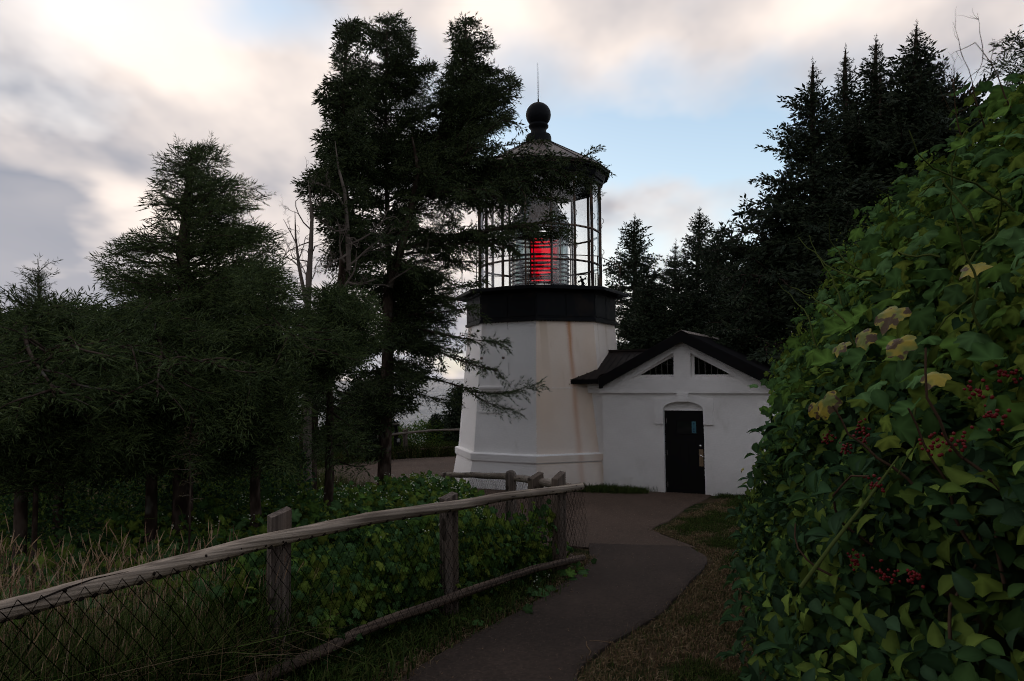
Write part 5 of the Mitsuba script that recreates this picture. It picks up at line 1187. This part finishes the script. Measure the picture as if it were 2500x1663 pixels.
single_leaves(vine, PALS, 'vine_leaf', VINE, p + nn * rngG.uniform(.03, .12, (len(y), 1)), unit(nn * .8 + rngG.normal(0, .48, nn.shape) + V(-.1, -.1, .45)), -up + rngG.normal(0, .5, up.shape), rngG.uniform(.065, .130, len(y)), rngG)
y, s = sample_bank(300, 2.3, 7.0, 0.1, 1.0, rngG, 1.3); s = s * VY(y)
p, nn, up = bank_frame(y, s)
cn = 60; ci = rngG.integers(0, len(y), cn)                        # whorls of upright leaves at the shoot ends
P_, N_, TP_, S_ = [], [], [], []
for i in ci:
    c = p[i] + nn[i] * rngG.uniform(.04, .14); axd = unit(nn[i] * .8 + V(0, 0, .9) + rngG.normal(0, .25, 3))
    m = 5
    for j in range(m):
        a = 2 * PI * j / m * 1.618 * 2 + rngG.uniform(0, .5); t_ = unit(np.cross(axd, V(.3, .9, .1))); b_ = np.cross(axd, t_)
        out = t_ * math.cos(a) + b_ * math.sin(a); td = unit(out * rngG.uniform(.5, 1.0) + axd * rngG.uniform(.5, .9))
        P_.append(c + out * .012); TP_.append(td); N_.append(unit(axd - out * .6)); S_.append(rngG.uniform(.075, .115))
single_leaves(salal, [OVA, oval(.62), oval(.48)], 'salal_leaf', SALAL, np.array(P_), np.array(N_), np.array(TP_), np.array(S_), rngG)
ys_ = scene[f'{vine}__leaf']
yl = mikit.ply(PALS[1][:2], 'yellow_leaf', smooth=True)
def bank_at(px, py):
    best = None
    yy, ss = np.meshgrid(np.linspace(1.6, 9, 75), np.linspace(0, ARC, 100)); q = bank_pt(yy.ravel(), ss.ravel())
    r = q - EYE; u, v_, w_ = r @ _R, r @ _U, r @ _F
    X, Y = 1250 + FPX * u / w_, 831.5 - FPX * v_ / w_
    d = (X - px) ** 2 + (Y - py) ** 2 + (q[:, 1] * 9) ** 2
    i = int(np.argmin(d)); return yy.ravel()[i], ss.ravel()[i]
for px, py, sc_ in ((2240, 790, .19), (2205, 830, .15), (2255, 862, .14), (2075, 960, .17), (2050, 985, .12), (2110, 870, .12), (2480, 700, .13), (1812, 1135, .07), (2330, 1000, .10)):
    yy, ss = bank_at(px, py); q, nq, uq = bank_frame(np.array([yy]), np.array([ss]))
    M = np.eye(4); M[:3, :3] = frames(unit(nq + V(0, -.5, .5) + rngG.normal(0, .2, 3)), -uq + rngG.normal(0, .5, 3))[0] * sc_ * .75; M[:3, 3] = q[0] + nq[0] * .12
    kk_ = num(f'{vine}__leaf'); scene[kk_] = {**yl, 'to_world': T4(M.tolist())}; labels[kk_] = {'label': 'yellow leaf with brown blotches'}
for px, py, r in ((2130, 1080, .06), (2090, 1120, .05), (2330, 1120, .06), (2425, 1030, .075), (2460, 1060, .06), (2190, 1180, .045), (2130, 1390, .05), (2190, 1420, .06), (2250, 1420, .05), (2380, 1140, .06), (2050, 1090, .045), (2480, 960, .05), (2170, 1100, .05)):
    yy, ss = bank_at(px, py); q, nq, uq = bank_frame(np.array([yy]), np.array([ss])); m = []
    for i in range(22):
        bq = trimesh.creation.icosphere(1, rngG.uniform(.0038, .0056)); bq.apply_translation(q[0] + nq[0] * .07 + rngG.normal(0, r * .27, 3)); m.append(bq)
    part(salal, 'berry_cluster', cat(m), 'red_berry', True, ); labels[f'{salal}__berry_cluster' + (f'_{_used[salal + "__berry_cluster"] - 1:03d}' if _used[salal + '__berry_cluster'] > 1 else '')] = {'kind': 'stuff'}
def wander(p, d, L, rng, n=12, grav=-.02, curl=.25):
    pts = [np.asarray(p, float)]; d = unit(d)
    for i in range(n):
        d = unit(d + rng.normal(0, curl, 3) + V(0, 0, grav)); pts.append(pts[-1] + d * L / n)
    return np.array(pts)
for px, py in ((2050, 780), (2150, 700), (2090, 880), (2300, 620), (2380, 560), (2430, 820), (2200, 560), (2360, 690), (2010, 860), (2460, 520), (2270, 900), (2120, 660), (2330, 460), (2440, 640)):
    yy, ss = bank_at(px, py); q, nq, uq = bank_frame(np.array([yy]), np.array([ss]))
    part(vine, 'stem', tube(wander(q[0], unit(nq[0] + rngG.normal(0, .5, 3)), rngG.uniform(.35, .7), rngG, 12), np.linspace(.006, .002, 13), 5), 'stem_green', True)
for px, py in ((2180, 1230), (2300, 1300), (2420, 1400), (2100, 1350), (2250, 1500), (2000, 1450), (2400, 1250)):
    yy, ss = bank_at(px, py); q, nq, uq = bank_frame(np.array([yy]), np.array([ss]))
    part(salal, 'stem', tube(wander(q[0] - nq[0] * .15, unit(nq[0] + uq[0] + rngG.normal(0, .4, 3)), rngG.uniform(.3, .6), rngG, 8), np.linspace(.006, .003, 9), 5), 'stem_brown', True)
yy, ss = bank_at(2170, 1260); q, nq, uq = bank_frame(np.array([yy]), np.array([ss]))
q0 = q[0] + nq[0] * .16
part(salal, 'stem', tube(np.array([q0 + V(-.16, 0, -.19), q0 + V(-.06, .0, -.06), q0 + V(.05, 0, .07), q0 + V(.17, .02, .21)]), [.007, .006, .005, .003], 6), 'stem_green', True)
for px, py in ((2400, 300), (2350, 345), (2470, 270)):
    yy, ss = bank_at(px, py); q, nq, uq = bank_frame(np.array([yy]), np.array([ss]))
    part(bush, 'twig', cat(dead_limb(q[0], V(-.35, 0, 1.0), .42, .0045, rngG, 2, .2)), 'stem_brown')

# ------------------------------------------------------------------ the vine over the ground between fence and trees
def fence_x(y): return -2.43 + (np.asarray(y, float) - 3.4) * .546
gvine = thing('vine', 'low green vine with lobed leaves and tiny white blossoms covering the ground behind the fence', 'vine')
def mound(x, y):
    h = .42 + .38 * smooth(y, 5.0, 10.0) - .35 * smooth(y, 12.0, 16.5)
    h = h * smooth(fence_x(y) - x, -.1, .8) * (.62 + .38 * smooth(fence_x(y) - x, .5, 2.2)) * (1 - .80 * smooth(x, -1.1, .1))
    q = np.stack([x, y, x * 0], -1)
    return ground_z(x, y) + h * (.72 + .46 * meshkit.fbm(q * .9, 3)) + .25 * (meshkit.fbm(q * 2.4 + 9, 3) - .5) * smooth(fence_x(y) - x, 0, .5)
def mound_frame(x, y):
    e = .08; p = np.stack([x, y, mound(x, y)], -1)
    n = unit(np.stack([-(mound(x + e, y) - mound(x - e, y)) / (2 * e), -(mound(x, y + e) - mound(x, y - e)) / (2 * e), np.ones_like(x)], -1))
    return p, n
def in_vines(n, rng, y0=4.1, y1=15.5, pw=1.15):
    y = y0 + (y1 - y0) * rng.uniform(size=n) ** pw; x = fence_x(y) - (rng.uniform(0, 1, n) ** 1.2 - .04) * (5.2 + .10 * y)
    lim = fence_x(y)
    far = y > 9.6
    x = np.where(far, np.minimum(x, .55 - (y - 9.6) * .42 - rng.uniform(0, .6, n)), x)
    return x, y
gg = group_of('ground_vine_clump', [clump('vine', rngG, 22, .26, .18, .07, .125) for _ in range(5)], 'vine_leaf')
x, y = in_vines(1080, rngG); ok = ~((x < -3.2) & (y < 4.6)); x, y = x[ok], y[ok]
y2 = rngG.uniform(5.0, 9.5, 380); x2 = fence_x(y2) - rngG.uniform(.4, 5.2, 380); ok = ~((x2 < -3.4) & (y2 < 5.8)); x, y = np.r_[x, x2[ok]], np.r_[y, y2[ok]]; p, nn = mound_frame(x, y)
put(f'{gvine}__foliage', gg, p - V(0, 0, 1) * (rngG.uniform(0, 1, (len(x), 1)) ** 2 * .30), unit(nn + rngG.normal(0, .30, nn.shape) + V(0.1, -.35, 0)), rngG.normal(0, 1, nn.shape), rngG.uniform(.8, 1.2, len(x)), rngG)
tag(f'{gvine}__foliage', kind='stuff')
x, y = in_vines(300, rngG, 5.0, 10.5); p, nn = mound_frame(x, y)
single_leaves(gvine, PALS, 'vine_leaf', VINE, p + V(0, 0, 1) * rngG.uniform(.03, .10, (300, 1)), unit(nn + rngG.normal(0, .35, nn.shape) + V(.1, -.45, 0)), rngG.normal(0, 1, nn.shape) + V(.2, -.8, 0), rngG.uniform(.11, .17, 300), rngG)
# leaves that push through the netting
yy = rngG.uniform(4.9, 9.3, 170); hh = rngG.uniform(.06, .95, 170) ** 1.0
x = fence_x(yy) - rngG.uniform(-.12, .35, 170); z = base_z(yy) + hh * .85
pp_ = np.stack([x, yy, z], -1)
put(f'{gvine}__foliage', gg, pp_ - V(.12, -.06, 0), unit(np.tile(V(.75, -.55, .35), (170, 1)) + rngG.normal(0, .3, (170, 3))), np.tile(V(0, 0, 1.0), (170, 1)), rngG.uniform(.55, .95, 170), rngG)
bl = []
x, y = in_vines(300, rngG, 8.0, 15.5, .8); p, nn = mound_frame(x, y)
for q in p:
    for i in range(rngG.integers(2, 6)):
        c = q + V(rngG.normal(0, .03), rngG.normal(0, .03), rngG.uniform(.06, .17)); m = trimesh.creation.icosphere(0, rngG.uniform(.006, .012)); m.apply_translation(c); bl.append(m)
tag(part(gvine, 'blossoms', cat(bl), 'white_petal'), kind='stuff')
for px, d, L in ((150, 6.6, 1.0), (330, 7.5, .7), (480, 8.2, .8), (420, 8.0, .6), (620, 8.5, .6), (80, 7.0, .7), (560, 7.6, .5), (740, 9.0, .6)):
    q = W(px, 1240, d); q[2] = mound(q[:1], q[1:2])[0]
    part(gvine, 'tendril', tube(wander(q, V(-.6, 0, .8), L, rngG, 14, -.05, .22), np.linspace(.006, .002, 15), 5), 'stem_green', True)

# undergrowth at the left below the spruce bushes
ug = thing('undergrowth', 'dark green undergrowth of small leaves below the spruce bushes at the left', 'undergrowth', kind='stuff')
gu = group_of('undergrowth_clump', [clump('low', rngG, 60, .26, .22, .035, .075) for _ in range(3)], 'small_leaf')
nu_ = 1500
y = rngG.uniform(4.6, 15.5, nu_); x = np.minimum(fence_x(y) - 1.8, -1.7 - np.clip(y - 6.5, 0, 12) * .34) - rngG.uniform(0, 7.2, nu_); z = ground_z(x, y) + rngG.uniform(.05, 1.0, nu_) * (.30 + 1.30 * smooth(y, 7.5, 11))
put(ug, gu, np.stack([x, y, z], -1), unit(rngG.normal(0, .35, (nu_, 3)) + V(.2, -.5, .8)), rngG.normal(0, 1, (nu_, 3)), rngG.uniform(.8, 1.4, nu_), rngG)

# ------------------------------------------------------------------ grasses
def blades(n, rad, h0, h1, w, lean, rng, cols):
    p = np.c_[rng.normal(0, rad * .6, (n, 2)), np.zeros(n)]; a = rng.uniform(0, 2 * PI, n); L = rng.uniform(h0, h1, n)
    d = np.c_[np.cos(a), np.sin(a), np.zeros(n)]; sd = np.c_[-np.sin(a + .4), np.cos(a + .4), np.zeros(n)] * w / 2
    le = np.abs(rng.normal(lean, lean * .6, n))[:, None]; Lc = L[:, None]
    m = p + d * le * Lc * .25 + V(0, 0, .6) * Lc; t = p + d * le * Lc + V(0, 0, 1) * Lc * (1 - .35 * le)
    v = np.stack([p - sd, p + sd, m - sd * .8, m + sd * .8, t], 1).reshape(-1, 3)
    f = (np.arange(n)[:, None, None] * 5 + np.array([[0, 1, 3], [0, 3, 2], [2, 3, 4]])).reshape(-1, 3)
    return v, f, np.repeat(leafcols(n, rng, cols, .3), 5, 0)
def seedheads(n, rad, h0, h1, rng, cols):
    p = np.c_[rng.normal(0, rad, (n, 2)), np.zeros(n)]; L = rng.uniform(h0, h1, n)[:, None]; a = rng.uniform(0, 2 * PI, n)
    d = np.c_[np.cos(a), np.sin(a), np.zeros(n)] * rng.uniform(.03, .28, (n, 1)); top = p + d * L + V(0, 0, 1) * L
    sd = np.c_[-np.sin(a), np.cos(a), np.zeros(n)] * .0016
    st = (np.stack([p - sd, p + sd, top], 1).reshape(-1, 3), (np.arange(n)[:, None] * 3 + np.array([0, 1, 2])).reshape(-1, 3), np.repeat(leafcols(n, rng, cols, .2), 3, 0))
    v, f, c = shoots_mesh(top - unit(d + V(0, 0, 1)) * .05, unit(d * 2.2 + V(0, 0, 1) + rng.normal(0, .12, (n, 3))), rng.uniform(.08, .17, n), rng.uniform(.0045, .0075, n), rng, leafcols(n, rng, cols, .25), 16)
    return join([st, (v, f, c)])
scene['grass_blade'] = {'type': 'twosided', 'bsdf': {'type': 'diffuse', 'reflectance': {'type': 'mesh_attribute', 'name': 'vertex_color'}}}
GREEN = [(.035, .060, .014), (.050, .078, .018), (.028, .045, .014), (.070, .080, .025)]
DRY = [(.15, .100, .055), (.20, .138, .080), (.10, .064, .036), (.24, .175, .11)]
PALE = [(.44, .30, .19), (.36, .24, .15), (.50, .37, .26), (.27, .17, .11)]
def ggroup(name, ms):
    ids = []
    for i, (v, f, c) in enumerate(ms):
        k = f'{name}_{i}'; scene[k] = {'type': 'shapegroup', 'blades': mikit.ply((v, f), 'grass_blade', smooth=False, color=c)}; ids.append(k)
    return ids
gt = ggroup('tall_grass_tuft', [join([blades(46, .16, .35, .95, .007, .35, rngG, GREEN), blades(8, .16, .4, .8, .006, .5, rngG, DRY)]) for _ in range(4)])
gh = ggroup('seed_head_tuft', [seedheads(13, .14, .62, 1.02, rngG, PALE) for _ in range(5)])
gl = ggroup('lawn_tuft', [blades(46, .085, .025, .07, .0045, .5, rngG, GREEN) for _ in range(4)])
gd = ggroup('dry_tuft', [join([blades(24, .085, .015, .055, .0045, 1.0, rngG, DRY), blades(10, .08, .02, .05, .004, .5, rngG, GREEN)]) for _ in range(4)])
def scatter(key, ids, x, y, smin, smax, tilt=.12):
    z = ground_z(x, y); n = len(x); nr = unit(np.c_[rngG.normal(0, tilt, (n, 2)), np.ones(n)])
    put(key, ids, np.stack([x, y, z], -1), nr, rngG.normal(0, 1, (n, 3)), rngG.uniform(smin, smax, n), rngG)
tg = thing('tall_grass', 'tall grass with pale dry seed heads behind the near end of the fence', 'grass', kind='stuff')
y = rngG.uniform(2.2, 5.4, 290); x = fence_x(y) - .10 - rngG.uniform(0, 1, 290) ** 1.3 * np.interp(y, [2.2, 4, 5.2, 7.4], [3.2, 2.8, .7, .3])
scatter(tg, gt, x, y, .75, 1.1)
y = 3.4 + rngG.uniform(0, 1, 190) * 2.0; x = fence_x(y) - .12 - rngG.uniform(0, 1, 190) * np.interp(y, [3.4, 4.8, 6.3], [2.6, 2.9, 2.2]); ok = rngG.uniform(size=190) < np.interp(x - fence_x(y), [-2.6, -1.4, -.3], [1, .95, .55])
scatter(tg, gh, x[ok], y[ok], .85, 1.12, .07)
def right_edge(y):
    q = np.array(drr[2:] + br[1:6]); o = np.argsort(q[:, 1]); return np.interp(y, q[o, 1], q[o, 0])
def left_edge(y):
    q = np.array(dl[1:]); return np.interp(y, q[:, 1], q[:, 0])
lw = thing('grass', 'short green lawn grass between the path and the right bank', 'grass', kind='stuff')
dg = thing('dry_grass', 'dry trodden straw coloured grass along the right edge of the path', 'grass', kind='stuff')
y = rngG.uniform(2.6, 16.0, 3200); e0 = right_edge(y); x = e0 + rngG.uniform(-.05, 1, 3200) * np.maximum(hedge_x(y) + .5 - e0, .2)
nz = meshkit.fbm(np.stack([x * 1.6, y * 1.6, x * 0], -1), 3)
dry = (nz + .25 * (1 - smooth(y, 8.0, 9.6)) + .35 * (1 - smooth(x - e0, .0, .30)) > .60)
scatter(dg, gd, x[dry], y[dry], .8, 1.5); scatter(lw, gl, x[~dry], y[~dry], .7, 1.4)
vg = thing('grass', 'narrow strip of grass between the fence and the left edge of the path', 'grass', kind='stuff')
y = rngG.uniform(3.2, 10.2, 1500); a0, a1 = fence_x(y) - .25, left_edge(y); x = a0 + (a1 + .06 - a0) * rngG.uniform(0, 1, 1500)
near_path = x > a1 - .16
scatter(dg, gd, x[near_path], y[near_path], .9, 1.7); scatter(vg, gl, x[~near_path], y[~near_path], 1.2, 3.0)
wg = thing('grass', 'unmown grass and weeds along the foot of the white walls', 'grass', kind='stuff')
s_ = rngG.uniform(-1.0, 1.05, 260); t_ = rngG.uniform(-.62, -.02, 260) * (1 - .5 * smooth(s_, .4, 1.2)); q = O3[:2] + s_[:, None] * U3[:2] + t_[:, None] * V3[:2]
scatter(wg, gl, q[:, 0], q[:, 1], 1.2, 3.2)
s_ = rngG.uniform(2.9, 4.2, 120); q = O3[:2] + s_[:, None] * U3[:2] + rngG.uniform(-.25, -.02, 120)[:, None] * V3[:2]; scatter(wg, gl, q[:, 0], q[:, 1], .9, 1.8)
q = O3[:2] + rngG.uniform(.35, .75, 6)[:, None] * U3[:2] + rngG.uniform(-.15, -.04, 6)[:, None] * V3[:2]; scatter(wg, gh, q[:, 0], q[:, 1], .28, .42)
# grass of the slope under the far fence
fg = thing('grass', 'dark grass bank below the far cliff fence', 'grass', kind='stuff')
u_ = rngG.uniform(0, 1, 420); q = np.stack([np.interp(u_ * 6, np.arange(7), [p[i] for p in pts3]) for i in (0, 1)], -1) + rngG.normal(0, .30, (420, 2)) + V(.1, .25)
scatter(fg, gt, q[:, 0], q[:, 1], .55, .95)
y = rngG.uniform(13.5, 24, 520); x = -2.2 - (y - 13.5) * .35 - rngG.uniform(0, 4.5, 520) - np.where(y > 17, (y - 17) * .3, 0); scatter(fg, gt, x, y, .5, .9)

# ------------------------------------------------------------------ bushes beyond the far fence, a dead sapling, small litter
gq = group_of('cliff_bush_clump', [clump('bush', rngG, 60, .34, .25, .05, .085) for _ in range(3)], 'small_leaf')
for i, (lab, x0, x1, yt, d) in enumerate((('bright green bush beyond the far fence behind the tree trunks', 770, 920, 1040, 28.5), ('bright green bush beyond the far fence left of the telescope', 905, 985, 1030, 31.5), ('bright green bush beyond the far fence beside the tower', 985, 1135, 1026, 33.0), ('dark leafy bush beyond the far fence at the left', 560, 760, 1075, 26.0))):
    kx = thing('cliff_bush', lab, 'bush'); n = 150
    u_ = rngG.uniform(-1, 1, n); v_ = rngG.uniform(-1, 1, n)
    c0, c1 = W(x0, yt + 60, d), W(x1, yt + 60, d); c = (c0 + c1) / 2; hw = (c1[0] - c0[0]) / 2 * 1.08
    zt_ = W((x0 + x1) / 2, yt, d)[2]; zb_ = float(ground_z(c[0], d)) - .3
    rr = np.sqrt(np.clip(1 - v_ ** 2 * .8 - np.abs(u_) ** 4 * .6, .05, 1))
    P = np.stack([c[0] + u_ * hw, d + v_ * 1.3, zb_ + (zt_ - zb_) * rr * (.84 + .3 * meshkit.fbm(np.stack([u_ * 4 + i, v_ * 2, u_ * 0], -1), 3))], -1)
    N = unit(np.stack([u_ * .5, v_ * .9 - .35, np.ones(n) * .8], -1) + rngG.normal(0, .3, (n, 3)))
    put(f'{kx}__foliage', gq, P, N, rngG.normal(0, 1, (n, 3)), rngG.uniform(.8, 1.3, n), rngG); tag(f'{kx}__foliage', kind='stuff')
    P[:, 2] = zb_ + (P[:, 2] - zb_) * rngG.uniform(.3, .9, n); P[:, 1] -= rngG.uniform(0, .9, n)
    put(f'{kx}__foliage', gq, P, unit(N + V(0, -1.2, 0)), rngG.normal(0, 1, (n, 3)), rngG.uniform(.8, 1.3, n), rngG)
    for j in range(3):
        b0 = V(c[0] + rngG.uniform(-.5, .5) * hw, d, zb_); part(kx, 'stem', tube([b0, b0 + V(rngG.normal(0, .2), 0, .5 * (zt_ - zb_)), b0 + V(rngG.normal(0, .4), 0, .9 * (zt_ - zb_))], [.05, .035, .01], 6), 'stem_brown')
ds = Conifer('dead_sapling', 'pale dried spruce sapling standing in the dark under the low boughs', 61, kit=KIT_DRY, cat_='sapling', wood='dead_wood')
t = [foot(466, 6.9), W(466, 1080, 6.9), W(468, 1003, 6.9)]
ds.trunk(t, .012, .004, 10, mat='bark'); ds.crown(t, envpx([(1010, 464, 472), (1060, 425, 500), (1090, 440, 510), (1130, 415, 490), (1170, 440, 490)], t, 6.9), gap=.08, per=3, width=.08, lo=.62, top_up=.3, jit=.6)
st = thing('straw', 'bent pale dry straw lying on the dark path', 'straw')
sp_ = [V(*P2(x, y), 0) for x, y in ((1432, 1576), (1433, 1588), (1443, 1602), (1438, 1612))]; sp_ = [p * V(1, 1, 0) + V(0, 0, float(ground_z(p[0], p[1])) + .036) for p in sp_]
part(st, 'stalk', tube(sp_, .0028, 5), 'dry_straw'); 
st = thing('straw', 'long thin dry straw reaching from the path into the grass', 'straw')
sp_ = [V(*P2(x, y), 0) for x, y in ((1440, 1574), (1470, 1576), (1500, 1581), (1528, 1583))]; sp_ = [p * V(1, 1, 0) + V(0, 0, float(ground_z(p[0], p[1])) + .036) for p in sp_]
part(st, 'stalk', tube(sp_, .0022, 5), 'dry_straw')
lt = thing('plant_litter', 'small dry leaf and straw bits scattered over the path', 'litter', kind='stuff')
ms = []
for i in range(150):
    y = rngG.uniform(2.8, 15); e1, e0 = (right_edge(y), left_edge(min(y, 10))); x = e0 + (e1 - e0) * rngG.beta(.7, .7); z = float(ground_z(x, y)) + .034; a = rngG.uniform(0, PI); L = rngG.uniform(.008, .035)
    ms.append(tube([V(x, y, z), V(x + L * math.cos(a), y + L * math.sin(a), z + .004)], [.0025, .0012], 4))
part(lt, 'bits', cat(ms), 'dry_straw'); tag(f'{lt}__bits', kind='stuff')
